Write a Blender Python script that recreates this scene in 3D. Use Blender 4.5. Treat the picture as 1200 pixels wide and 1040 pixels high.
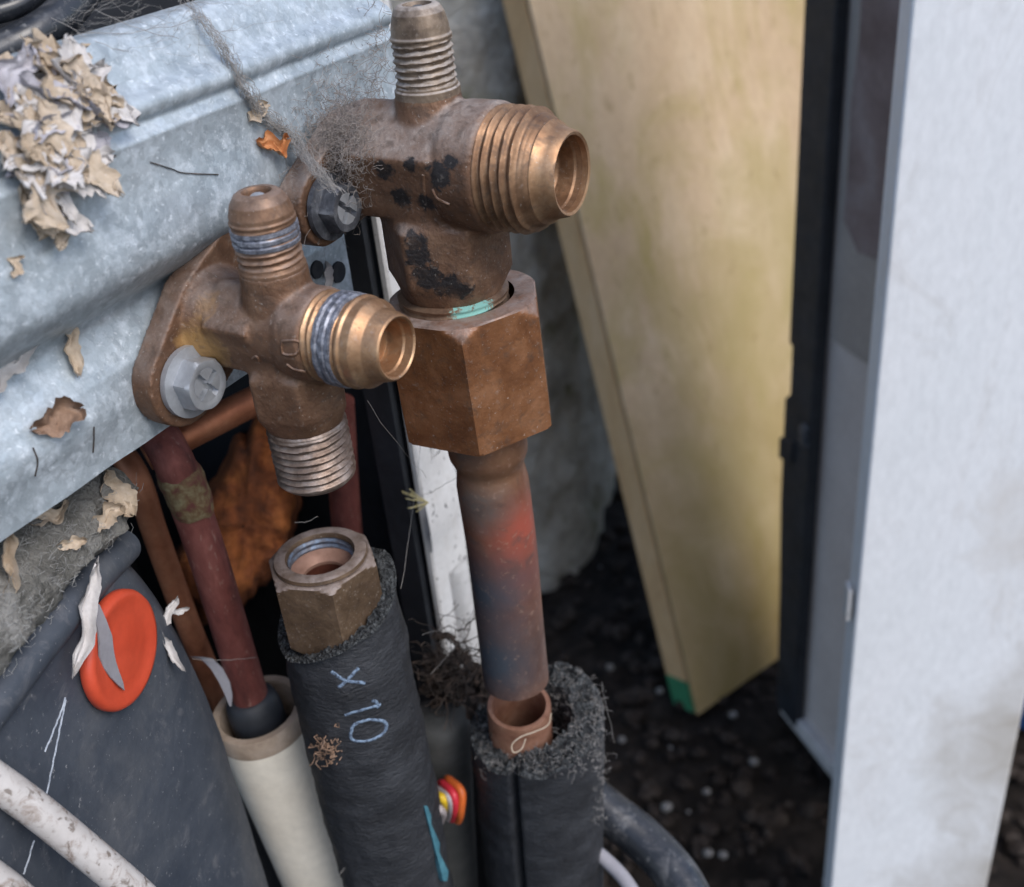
import bpy, bmesh, math, random
import numpy as np
from mathutils import Vector, Matrix, noise
from mathutils.bvhtree import BVHTree

# ------------------------------------------------------------------ camera, sky, sun, exposure
for o in list(bpy.data.objects): bpy.data.objects.remove(o)
scene = bpy.context.scene
col = scene.collection
FPX, PITCH, ROLL, HC = 1300., math.radians(31.2), math.radians(6.), .55
fw = np.array([0, math.cos(PITCH), -math.sin(PITCH)]); up0 = np.array([0, math.sin(PITCH), math.cos(PITCH)]); r0 = np.array([1., 0, 0])
UU = math.cos(ROLL)*up0 + math.sin(ROLL)*r0; RR = math.cos(ROLL)*r0 - math.sin(ROLL)*up0
CAM = np.array([0, 0, HC])
cd = bpy.data.cameras.new('camera'); cam = bpy.data.objects.new('camera', cd); col.objects.link(cam)
cam.matrix_world = Matrix(((RR[0], UU[0], -fw[0], 0), (RR[1], UU[1], -fw[1], 0), (RR[2], UU[2], -fw[2], HC), (0, 0, 0, 1)))
cd.sensor_fit = 'HORIZONTAL'; cd.sensor_width = 36; cd.lens = 36*FPX/1200
cd.clip_start = .01; cd.clip_end = 500
cd.dof.use_dof = True; cd.dof.focus_distance = .205; cd.dof.aperture_fstop = 21
scene.camera = cam
SUN_EL, SUN_AZ = math.radians(50), math.radians(137)      # azimuth clockwise from +Y
w = bpy.data.worlds.new('World'); scene.world = w; w.use_nodes = True
wn = w.node_tree; bg = wn.nodes['Background']
sky = wn.nodes.new('ShaderNodeTexSky'); sky.sky_type = 'NISHITA'; sky.sun_disc = False
sky.sun_elevation = SUN_EL; sky.sun_rotation = SUN_AZ; sky.air_density = 1.0; sky.dust_density = 2.0; sky.ozone_density = 1.0
wn.links.new(sky.outputs[0], bg.inputs[0]); bg.inputs[1].default_value = .14
sl = bpy.data.lights.new('sun', 'SUN'); sl.energy = 1.1; sl.angle = math.radians(28); sl.color = (1, .975, .95)
so = bpy.data.objects.new('sun', sl); col.objects.link(so)
sv = Vector((math.sin(SUN_AZ)*math.cos(SUN_EL), math.cos(SUN_AZ)*math.cos(SUN_EL), math.sin(SUN_EL)))
so.rotation_euler = sv.to_track_quat('Z', 'Y').to_euler()
scene.view_settings.view_transform = 'Standard'; scene.view_settings.look = 'None'
scene.view_settings.exposure = 0.85; scene.view_settings.gamma = 1

# ------------------------------------------------------------------ pixel -> place helpers
TH = math.radians(32)
dd = np.array([math.cos(TH), -math.sin(TH), 0]); tt = np.array([math.sin(TH), math.cos(TH), 0]); zz = np.array([0, 0, 1.])
def ray(x, y): return fw + RR*((x-600)/FPX) + UU*((520-y)/FPX)
def P(x, y, D): return CAM + ray(x, y)*D
def PZ(x, y, z): r = ray(x, y); return CAM + r*((z-HC)/r[2])
def PN(x, y, n, k): r = ray(x, y); return CAM + r*((k-n@CAM)/(n@r))
Cb = P(512, 191, .203); Cs = P(335, 385, .190)
KS = dd@Cs - .020                     # plane of the galvanised plate: dd.x = KS
rnd = random.Random(7)
def nz(p, s, o=0): return noise.noise(Vector((p[0]*s+o, p[1]*s+o*.7, p[2]*s-o)))

# ------------------------------------------------------------------ materials
MATS = {}
def mat(name, cols, scale=200, metal=0, rough=(.5, .7), bump=.3, bscale=600, bdist=.0003, detail=6, spots=(), dust=None,
        stretch=(1, 1, 1), spec=.5, spangle=None, sheen=0, pits=None, rdist=.6, voro=None, speck=None, pdist=.8):
    m = bpy.data.materials.new(name); m.use_nodes = True; nt = m.node_tree; N = nt.nodes; L = nt.links
    b = N['Principled BSDF']; b.inputs['Specular IOR Level'].default_value = spec
    tc = N.new('ShaderNodeTexCoord'); mp = N.new('ShaderNodeMapping'); mp.inputs['Scale'].default_value = stretch
    L.new(tc.outputs['Object'], mp.inputs['Vector']); v = mp.outputs[0]
    def noi(sc, det=6, ro=.6, dist=.3, vec=None):
        n = N.new('ShaderNodeTexNoise'); n.inputs['Scale'].default_value = sc; n.inputs['Detail'].default_value = det
        n.inputs['Roughness'].default_value = ro; n.inputs['Distortion'].default_value = dist
        L.new(vec or v, n.inputs['Vector']); return n.outputs['Fac']
    def ramp(f, pts):
        r = N.new('ShaderNodeValToRGB'); e = r.color_ramp.elements
        while len(e) < len(pts): e.new(.5)
        for q, (p_, c_) in zip(e, pts): q.position = p_; q.color = (*c_, 1) if len(c_) == 3 else c_
        L.new(f, r.inputs[0]); return r.outputs[0]
    def mix(f, a, c):
        x = N.new('ShaderNodeMix'); x.data_type = 'RGBA'; L.new(f, x.inputs[0])
        for s, i in ((a, 6), (c, 7)):
            if isinstance(s, tuple): x.inputs[i].default_value = (*s, 1)
            else: L.new(s, x.inputs[i])
        return x.outputs[2]
    def mth(op, a, c=None):
        x = N.new('ShaderNodeMath'); x.operation = op
        for i, s in enumerate((a, c)):
            if s is None: continue
            if isinstance(s, (int, float)): x.inputs[i].default_value = s
            else: L.new(s, x.inputs[i])
        return x.outputs[0]
    def grey(f, a, c):
        x = N.new('ShaderNodeMapRange'); L.new(f, x.inputs[0]); x.inputs[1].default_value = .3; x.inputs[2].default_value = .7
        x.inputs[3].default_value = a; x.inputs[4].default_value = c; return x.outputs[0]
    f1 = noi(scale, detail, .65)
    n_ = len(cols); pts = cols if isinstance(cols[0][0], (float, int)) and len(cols[0]) == 2 else [(.3+.4*i/max(1, n_-1), c) for i, c in enumerate(cols)]
    c = ramp(f1, pts); ro = grey(noi(scale*2.3, 5), *rough); me = None
    fine = noi(bscale, 8, rdist)
    c = mix(grey(fine, 0, .22), c, mix(grey(fine, 0, 0), tuple(x*.45 for x in pts[0][1][:3]), c)) if n_ else c
    height = fine
    if spangle:
        vo = N.new('ShaderNodeTexVoronoi'); vo.inputs['Scale'].default_value = spangle; L.new(v, vo.inputs['Vector'])
        sx = N.new('ShaderNodeSeparateColor'); L.new(vo.outputs['Color'], sx.inputs[0])
        mm = N.new('ShaderNodeMix'); mm.data_type = 'RGBA'; mm.blend_type = 'MULTIPLY'; mm.inputs[0].default_value = 1
        L.new(c, mm.inputs[6]); L.new(ramp(sx.outputs[0], [(0, (.8, .8, .8)), (1, (1, 1, 1))]), mm.inputs[7]); c = mm.outputs[2]
        ro = mth('ADD', ro, mth('MULTIPLY', sx.outputs[1], .12))
    if voro:
        vo = N.new('ShaderNodeTexVoronoi'); vo.inputs['Scale'].default_value = voro; L.new(v, vo.inputs['Vector'])
        height = mth('ADD', fine, mth('MULTIPLY', vo.outputs['Distance'], 1.2))
    mval = None
    if pits:                                             # (scale, threshold lo, hi, colour, metal)
        k = noi(pits[0], 7, .72, pdist); k = ramp(k, [(pits[1], (0, 0, 0)), (pits[2], (1, 1, 1))])
        c = mix(k, c, pits[3]); mval = mth('MULTIPLY', mth('SUBTRACT', 1., k), metal) if metal else None
        ro = mth('MAXIMUM', ro, mth('MULTIPLY', k, .8))
    if dust:                                             # (colour, amount): dust settled on upward faces
        g = N.new('ShaderNodeNewGeometry'); s = N.new('ShaderNodeSeparateXYZ'); L.new(g.outputs['Normal'], s.inputs[0])
        k = mth('MULTIPLY', grey(s.outputs[2], 0, 1), mth('MULTIPLY', grey(noi(scale*1.7, 8, .7), .15, 1), dust[1]))
        k = mth('MINIMUM', mth('MAXIMUM', k, 0), 1)
        c = mix(k, c, dust[0])
        mval = mth('MULTIPLY', mval if mval else metal, mth('SUBTRACT', 1., k)); ro = mth('MAXIMUM', ro, mth('MULTIPLY', k, .85))
    for (ctr, rad, sc_, sr, sm, amp) in spots:           # stains: blotches with a shape of their own
        vm = N.new('ShaderNodeVectorMath'); vm.operation = 'DISTANCE'; L.new(tc.outputs['Object'], vm.inputs[0]); vm.inputs[1].default_value = tuple(ctr)
        nn = noi(amp[0], 5, .6, .5, tc.outputs['Object'])
        k = mth('ADD', mth('DIVIDE', vm.outputs['Value'], rad), mth('MULTIPLY', mth('SUBTRACT', nn, .5), amp[1]))
        k = ramp(k, [(.55 if len(amp) < 4 else amp[3], (1, 1, 1)), (.75 if len(amp) < 3 else amp[2], (0, 0, 0))])
        c = mix(k, c, sc_); mval = mth('MULTIPLY', mval if mval else metal, mth('SUBTRACT', 1., mth('MULTIPLY', k, 1-sm)))
        x = N.new('ShaderNodeMix'); L.new(k, x.inputs[0]); L.new(ro, x.inputs[2]); x.inputs[3].default_value = sr; ro = x.outputs[0]
    if speck:                                            # (scale, lo, hi, colour, amount): fine grit and dust specks
        for q_, (sc_, lo, hi, cc, am) in enumerate(speck):
            k = mth('MULTIPLY', ramp(noi(sc_, 3, .55, .4), [(lo, (0, 0, 0)), (hi, (1, 1, 1))]), am)
            c = mix(k, c, cc); mval = mth('MULTIPLY', mval if mval else metal, mth('SUBTRACT', 1., k)); ro = mth('MAXIMUM', ro, mth('MULTIPLY', k, .85))
    L.new(c, b.inputs['Base Color']); L.new(ro, b.inputs['Roughness'])
    if mval: L.new(mval, b.inputs['Metallic'])
    else: b.inputs['Metallic'].default_value = metal
    if sheen: b.inputs['Sheen Weight'].default_value = sheen
    bu = N.new('ShaderNodeBump'); bu.inputs['Strength'].default_value = bump; bu.inputs['Distance'].default_value = bdist
    L.new(height, bu.inputs['Height']); L.new(bu.outputs[0], b.inputs['Normal'])
    MATS[name] = m
    return m

# ------------------------------------------------------------------ object helpers
def link(name, verts, faces, m, parent=None, origin=None, smooth=40, kind=None):
    verts = np.asarray(verts, float)
    if parent is not None: org = np.array(parent['_o'])
    else: org = np.array(origin if origin is not None else (verts[:, 0].mean(), verts[:, 1].mean(), verts[:, 2].min()))
    me = bpy.data.meshes.new(name); me.from_pydata((verts-org).tolist(), [], faces); me.validate(); me.update()
    bm = bmesh.new(); bm.from_mesh(me); bmesh.ops.recalc_face_normals(bm, faces=bm.faces); bm.to_mesh(me); bm.free()
    if m: me.materials.append(MATS[m])
    if smooth:
        me.shade_smooth(); me.set_sharp_from_angle(angle=math.radians(smooth))
    o = bpy.data.objects.new(name, me); col.objects.link(o)
    if parent is not None: o.parent = parent
    else: o.location = org
    o['_o'] = org.tolist()
    if kind: o['kind'] = kind
    return o
def thing(name, label, cat, origin, group=None):
    o = bpy.data.objects.new(name, None); col.objects.link(o); o.location = origin; o.empty_display_size = .01
    o['_o'] = list(map(float, origin)); tag(o, label, cat, group); return o
def tag(o, label, cat, group=None, kind=None):
    o['label'] = label; o['category'] = cat
    if group: o['group'] = group
    if kind: o['kind'] = kind
    return o
class G:                                                 # collects vertices and faces
    def __init__(s): s.v = []; s.f = []
    def add(s, v, f):
        n = len(s.v); s.v += [list(map(float, q)) for q in v]; s.f += [tuple(i+n for i in q) for q in f]; return s
def frame(ax):
    a = np.array(ax, float); a /= np.linalg.norm(a)
    h = np.array([0, 0, 1.]) if abs(a[2]) < .9 else np.array([1., 0, 0])
    u = np.cross(h, a); u /= np.linalg.norm(u); return u, np.cross(a, u), a
def revolve(o, ax, prof, seg=64, rf=None, ref=None, closed=False):
    """prof = [(z, r)]; rf(i, z, r, ang) -> (z, r); ref sets angle zero."""
    u, v, a = frame(ax)
    if ref is not None:
        u = np.array(ref, float); u -= a*(u@a); u /= np.linalg.norm(u); v = np.cross(a, u)
    V = []; Fs = []
    for i, (z, r) in enumerate(prof):
        for j in range(seg):
            g = 2*math.pi*j/seg
            z2, r2 = rf(i, z, r, g) if rf else (z, r)
            V.append(o + a*z2 + (u*math.cos(g)+v*math.sin(g))*r2)
    n = len(prof)
    for i in range(n-1 if not closed else n):
        k = (i+1) % n
        for j in range(seg):
            Fs.append((i*seg+j, i*seg+(j+1) % seg, k*seg+(j+1) % seg, k*seg+j))
    if not closed:
        for i in (0, n-1):
            c = len(V); V.append(np.mean(V[i*seg:(i+1)*seg], axis=0))
            for j in range(seg): Fs.append((i*seg+j, i*seg+(j+1) % seg, c))
    return V, Fs
def spline(pts, n=8):
    pts = [np.array(p, float) for p in pts]; out = []
    if len(pts) == 2: return [pts[0]+(pts[1]-pts[0])*i/n for i in range(n+1)]
    e = [2*pts[0]-pts[1]] + pts + [2*pts[-1]-pts[-2]]
    for i in range(1, len(e)-2):
        a, b, c, d_ = e[i-1:i+3]
        for k in range(n):
            t = k/n; out.append(.5*(2*b+(c-a)*t+(2*a-5*b+4*c-d_)*t*t+(3*b-a-3*c+d_)*t**3))
    out.append(pts[-1]); return out
def tube(path, r, seg=16, caps=True, hollow=0, flat=None):
    V = []; Fs = []; n = len(path); T = []
    for i in range(n):
        q = path[min(i+1, n-1)]-path[max(i-1, 0)]; T.append(q/(np.linalg.norm(q)+1e-12))
    u = frame(T[0])[0]
    for i in range(n):
        u = u-T[i]*(u@T[i]); u /= np.linalg.norm(u); v = np.cross(T[i], u)
        rr = r(i/(n-1)) if callable(r) else r
        for j in range(seg):
            g = 2*math.pi*j/seg; V.append(path[i]+(u*math.cos(g)+v*math.sin(g))*rr)
    for i in range(n-1):
        for j in range(seg): Fs.append((i*seg+j, i*seg+(j+1) % seg, (i+1)*seg+(j+1) % seg, (i+1)*seg+j))
    if caps:
        for i in (0, n-1):
            if seg > 6:
                c = len(V); V.append(path[i]); [Fs.append((i*seg+j, i*seg+(j+1) % seg, c)) for j in range(seg)]
            else: Fs.append(tuple(range(i*seg, i*seg+seg)))
    return V, Fs
def hexr(af, g, rot=0):
    q = (g-rot) % (math.pi/3) - math.pi/6; return af/2/math.cos(q)
def thread_rf(z0, z1, pitch, depth, wear=.0, seed=0):
    def f(i, z, r, g):
        if z0 <= z <= z1:
            k = (z/pitch - g/(2*math.pi)) % 1; s = abs(2*k-1)
            fade = min(1, (z-z0)/(pitch*.6), (z1-z)/(pitch*.6))
            s = min(s, .8)/.8
            r = r - depth*s*fade - wear*max(0, noise.noise(Vector((z*3000, math.cos(g)*3, math.sin(g)*3+seed))))
        return z, r
    return f
def dense(prof, step):
    out = [prof[0]]
    for (a, b), (c, d_) in zip(prof, prof[1:]):
        n = max(1, int(math.hypot(c-a, d_-b)/step)) if abs(c-a) > step*2 else 1
        out += [(a+(c-a)*k/n, b+(d_-b)*k/n) for k in range(1, n+1)]
    return out
def box_pts(o, ax, bx, cx, x0, x1, y0, y1, z0, z1):
    V = [o+ax*x+bx*y+cx*z for x in (x0, x1) for y in (y0, y1) for z in (z0, z1)]
    return V, [(0, 1, 3, 2), (4, 6, 7, 5), (0, 4, 5, 1), (2, 3, 7, 6), (0, 2, 6, 4), (1, 5, 7, 3)]
def extrude_poly(pts, vec):
    n = len(pts); V = list(pts)+[p+vec for p in pts]
    return V, [tuple(range(n)), tuple(range(2*n-1, n-1, -1))]+[(i, (i+1) % n, n+(i+1) % n, n+i) for i in range(n)]
def grid_patch(rows, thick=None, nrm=None):
    V = [p for r in rows for p in r]; n = len(rows[0]); m = len(rows)
    Fs = [(i*n+j, i*n+j+1, (i+1)*n+j+1, (i+1)*n+j) for i in range(m-1) for j in range(n-1)]
    if thick:
        k = len(V); V = V+[p-nrm*thick for p in V]
        Fs += [tuple(k+q for q in reversed(f)) for f in Fs]
        per = [j for j in range(n)]+[i*n+n-1 for i in range(1, m)]+[(m-1)*n+j for j in range(n-2, -1, -1)]+[i*n for i in range(m-2, 0, -1)]
        for a, b in zip(per, per[1:]+per[:1]): Fs.append((a, k+a, k+b, b))
    return V, Fs
def bevel(o, w_, s=2):
    md = o.modifiers.new('bevel', 'BEVEL'); md.width = w_; md.segments = s; md.limit_method = 'ANGLE'; md.angle_limit = math.radians(30); return o
def cast(name, g, m, parent, voxel, smooth=8):
    """weld overlapping solids into one cast body with soft fillets"""
    me = bpy.data.meshes.new('tmp'); org = np.array(parent['_o']); me.from_pydata((np.array(g.v)-org).tolist(), [], g.f)
    bm = bmesh.new(); bm.from_mesh(me); bmesh.ops.recalc_face_normals(bm, faces=bm.faces); bm.to_mesh(me); bm.free()
    o = bpy.data.objects.new('tmp', me); col.objects.link(o)
    r = o.modifiers.new('r', 'REMESH'); r.mode = 'VOXEL'; r.voxel_size = voxel
    s = o.modifiers.new('s', 'SMOOTH'); s.factor = .5; s.iterations = smooth
    dg = bpy.context.evaluated_depsgraph_get(); nm = bpy.data.meshes.new_from_object(o.evaluated_get(dg))
    bpy.data.objects.remove(o); nm.name = name; nm.materials.clear(); nm.materials.append(MATS[m]); nm.shade_smooth()
    o = bpy.data.objects.new(name, nm); col.objects.link(o); o.parent = parent; o['_o'] = org.tolist(); return o
def bvh(*objs):
    V = []; Fs = []
    for o in objs:
        n = len(V); org = Vector(o['_o']); V += [v.co+org for v in o.data.vertices]; Fs += [[n+i for i in p.vertices] for p in o.data.polygons]
    return BVHTree.FromPolygons(V, Fs)
def hit(tree, x, y):
    r = ray(x, y); h = tree.ray_cast(Vector(CAM), Vector(r).normalized())
    return (np.array(h[0]), np.array(h[1])) if h[0] is not None else (None, None)
def stroke(tree, pix, r, lift=0., seg=6, n=6, jit=0):
    pp = spline([np.array([x, y, 0.]) for x, y in pix], n) if len(pix) > 2 else [np.array([*pix[0], 0.])+(np.array([*pix[1], 0.])-np.array([*pix[0], 0.]))*i/(n*2) for i in range(n*2+1)]
    path = []
    for q in pp:
        h, nn = hit(tree, q[0]+rnd.uniform(-jit, jit), q[1]+rnd.uniform(-jit, jit))
        if h is not None: path.append(h+nn*lift)
    return tube(path, r, seg) if len(path) > 1 else ([], [])

# ------------------------------------------------------------------ material set
mm = .001
mat('soil', [(.006, .005, .004), (.02, .015, .012), (.045, .036, .03)], 60, 0, (.8, 1), 1, 500, .004, spec=.2)
mat('clod', [(.008, .007, .006), (.03, .022, .018), (.06, .05, .042)], 120, 0, (.8, 1), .8, 900, .001, spec=.2)
mat('pebble', [(.10, .095, .09), (.25, .24, .23)], 150, 0, (.6, .9), .4, 900, .0004)
mat('render_wall', [(.22, .205, .175), (.42, .395, .35), (.58, .56, .51)], 22, 0, (.8, 1), 1, 160, .006, spec=.2, pits=(14, .55, .68, (.16, .16, .09), 0))
mat('board_face', [(.40, .28, .165), (.50, .37, .235), (.58, .46, .32)], 9, 0, (.55, .8), .2, 260, .0006, stretch=(1, 1, .45), spec=.3, pits=(12, .47, .72, (.30, .235, .075), 0), spots=[((.09, .05, .02), .26, (.24, .175, .065), .7, 0, (18, 1.4, 1., .05)), ((.14, .12, .20), .18, (.33, .26, .12), .7, 0, (22, 1.7, 1., .05))], speck=[(160, .6, .75, (.22, .16, .06), .5)])
mat('board_edge', [(.50, .30, .14), (.60, .39, .20), (.66, .46, .27)], 30, 0, (.6, .8), .5, 300, .001, stretch=(1, 1, .3), spec=.3)
mat('green_paint', [(.03, .17, .08), (.05, .24, .11)], 60, 0, (.5, .7), .2)
mat('white_panel', [(.78, .80, .82), (.82, .83, .85)], 30, 0, (.35, .5), .1, 400, .0003, stretch=(1, 1, .4), pits=(30, .56, 1.0, (.36, .32, .28), 0), spots=[((.056, 0, .04), .075, (.40, .37, .33), .7, 0, (44, 1.0, 1., .25)), ((.058, 0, .15), .070, (.44, .41, .37), .7, 0, (44, 1.1, 1., .25)), ((.060, 0, .27), .058, (.58, .55, .52), .7, 0, (50, 1.3, 1., .25)), ((.058, 0, .36), .045, (.62, .60, .57), .7, 0, (60, 1.3, 1., .25))])
mat('cabinet_grey', [(.60, .52, .47), (.70, .62, .57)], 20, 0, (.5, .7), .2, 300, .0004)
mat('cabinet_upper', [(.36, .31, .27), (.44, .385, .345)], 20, 0, (.5, .7), .2, 300, .0004)
mat('cabinet_rust', [(.17, .115, .10), (.25, .185, .17), (.33, .27, .255)], 25, 0, (.6, .9), .4, 300, .0006)
mat('cabinet_edge', [(.52, .49, .47), (.68, .66, .64)], 60, 0, (.5, .7), .4, 400, .0006)
mat('black_rubber', [(.012, .014, .018), (.028, .032, .04)], 60, 0, (.45, .65), .2, 500, .0004)
mat('blue_plastic', [(.02, .10, .32), (.03, .14, .42)], 30, 0, (.4, .5), .1)
mat('galvanised', [(.33, .39, .435), (.44, .505, .555), (.54, .605, .66)], 70, .45, (.40, .58), .35, 1100, .00025, spangle=700, pits=(330, .50, .80, (.58, .64, .70), .2), pdist=.15, detail=9, speck=[(900, .62, .72, (.66, .71, .76), .6), (300, .66, .74, (.2, .22, .23), .35)])
mat('shade_dark_metal', [(.010, .012, .016), (.022, .025, .032)], 40, .2, (.6, .85), .3, 500, .0004)  # near-black colour stands in for shade in the unit and the plate holes
mat('white_paint', [(.55, .54, .53), (.68, .68, .68)], 60, 0, (.4, .6), .2, 600, .0002, pits=(260, .66, .70, (.06, .055, .05), 0), speck=[(420, .65, .68, (.03, .03, .03), .9), (90, .6, .8, (.3, .25, .2), .4)])
mat('rust', [(.05, .017, .009), (.26, .075, .022), (.55, .18, .045)], 90, .1, (.75, .95), 1, 500, .0012)
mat('copper_dull', [(.24, .085, .045), (.38, .15, .08), (.46, .21, .12)], 90, .7, (.45, .65), .2, 700, .0001)
mat('copper_red', [(.09, .03, .026), (.20, .062, .052), (.30, .11, .09)], 160, .5, (.5, .7), .2, 700, .0001, stretch=(1, 1, .4), speck=[(900, .62, .70, (.30, .2, .16), .4)])
mat('copper_bright', [(.26, .14, .10), (.38, .235, .18)], 200, .4, (.55, .7), .2, 900, .0001)
mat('copper_bore_shade', [(.10, .03, .02), (.20, .07, .045)], 120, .6, (.5, .7), .2)  # darker copper, shade of the tube bores put into the colour
mat('brass_thread', [(.15, .08, .045), (.26, .15, .085), (.40, .25, .15)], 200, .7, (.45, .6), .3, 1200, .00012, speck=[(900, .62, .74, (.34, .30, .265), .30), (380, .54, .70, (.05, .03, .02), .6), (1900, .67, .72, (.46, .43, .39), .45)])
mat('brass_clean', [(.28, .15, .08), (.42, .25, .14), (.54, .36, .22)], 170, .78, (.40, .56), .3, 1200, .0001, speck=[(900, .62, .74, (.34, .30, .265), .30), (380, .54, .70, (.05, .03, .02), .6), (1900, .67, .72, (.46, .43, .39), .45)], pits=(420, .62, .70, (.16, .09, .05), .5))
mat('brass_blue', [(.07, .075, .09), (.20, .21, .25), (.42, .44, .50)], 800, .55, (.4, .55), .3, 1400, .0001)
mat('zinc', [(.36, .38, .41), (.48, .50, .53)], 150, .7, (.5, .65), .3, 900, .0002)
mat('zinc_dark', [(.03, .033, .04), (.09, .095, .11), (.24, .25, .27)], 260, .5, (.4, .6), .4, 900, .0002)
mat('foam', [(.016, .017, .020), (.026, .028, .033), (.045, .048, .055)], 80, 0, (.5, .7), .8, 600, .0008, spec=.35, stretch=(1, 1, 2.2))
mat('foam_cut', [(.014, .015, .017), (.05, .054, .057), (.13, .14, .145)], 900, 0, (.8, 1), 1, 1500, .001, voro=1300, spec=.3)
mat('blue_pencil', [(.36, (.03, .035, .045)), (.47, (.12, .17, .25)), (.66, (.25, .34, .45))], 1300, 0, (.8, 1), .6, 2000, .0003)
mat('tape_teal', [(.03, .11, .15), (.09, .26, .32)], 300, 0, (.5, .7), .3)
mat('pvc', [(.68, .62, .52), (.78, .73, .63)], 30, 0, (.35, .5), .1, 400, .0002)
mat('pvc_rim', [(.20, .15, .11), (.30, .235, .18), (.38, .31, .25)], 150, 0, (.7, .9), .4, 700, .0003)
mat('jacket', [(.036, .045, .062), (.058, .068, .086), (.10, .106, .118)], 45, 0, (.5, .75), .3, 600, .0003, spec=.4, pits=(160, .56, .80, (.15, .15, .16), 0), speck=[(1200, .66, .72, (.3, .3, .31), .6)])
mat('felt', [(.09, .088, .08), (.19, .185, .17), (.32, .315, .30)], 130, 0, (.9, 1), 1, 900, .0015, spec=.15, stretch=(1, 1, 1))
mat('orange', [(.50, .058, .026), (.58, .08, .036)], 60, 0, (.35, .5), .1, 500, .0001)
mat('grey_paper', [(.22, .21, .23), (.29, .285, .31)], 100, 0, (.7, .9), .2)
mat('chalk', [(.16, .18, .22), (.34, .38, .44), (.50, .54, .60)], 900, 0, (.8, 1), .5, 1500, .0002)
mat('white_cable', [(.40, .37, .35), (.54, .52, .505)], 60, 0, (.4, .6), .3, 500, .0002, pits=(230, .50, .66, (.22, .17, .14), 0), speck=[(600, .57, .66, (.10, .07, .05), .75)])
mat('black_cable', [(.012, .014, .018), (.03, .034, .042)], 80, 0, (.22, .4), .2, 500, .0002, pits=(120, .52, .75, (.15, .15, .155), 0), speck=[(700, .62, .7, (.2, .2, .2), .5)])
mat('grey_plastic', [(.045, .048, .048), (.085, .087, .085)], 80, 0, (.6, .8), .2)
mat('flake_tan', [(.34, .26, .18), (.47, .385, .295), (.56, .485, .41)], 220, 0, (.8, 1), .6, 900, .0004)
mat('flake_white', [(.46, .435, .42), (.60, .58, .575)], 220, 0, (.8, 1), .6, 900, .0004)
mat('flake_lilac', [(.33, .32, .36), (.48, .465, .50)], 220, 0, (.8, 1), .6, 900, .0004)
mat('flake_brown', [(.10, .06, .04), (.24, .15, .10), (.36, .26, .20)], 260, 0, (.8, 1), .6, 900, .0004)
mat('leaf_orange', [(.40, .15, .05), (.55, .26, .11)], 260, 0, (.5, .7), .4)
mat('web', [(.24, .225, .21), (.34, .325, .31)], 300, 0, (.8, 1), .1)
mat('fuzz', [(.17, .145, .13), (.33, .295, .27)], 300, 0, (.9, 1), .1)
mat('twig', [(.014, .010, .008), (.04, .028, .021), (.13, .085, .062)], 300, 0, (.8, 1), .2)
mat('straw', [(.45, .38, .16), (.60, .52, .28)], 300, 0, (.6, .8), .1)
for n_, c_ in (('yellow', (.62, .42, .02)), ('red', (.55, .03, .05)), ('orange2', (.65, .14, .03)), ('greywire', (.35, .32, .33))):
    mat('wire_'+n_, [c_, tuple(min(1, x*1.2) for x in c_)], 200, 0, (.35, .5), .1)
def inC(C_, x, y, z): return (dd*x+tt*y+zz*z)*mm          # offset inside a valve, in mm
BK = (.016, .013, .013); TQ = (.20, .42, .37)
BRASS = [(.088, .046, .027), (.168, .090, .053), (.25, .147, .091)]

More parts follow.
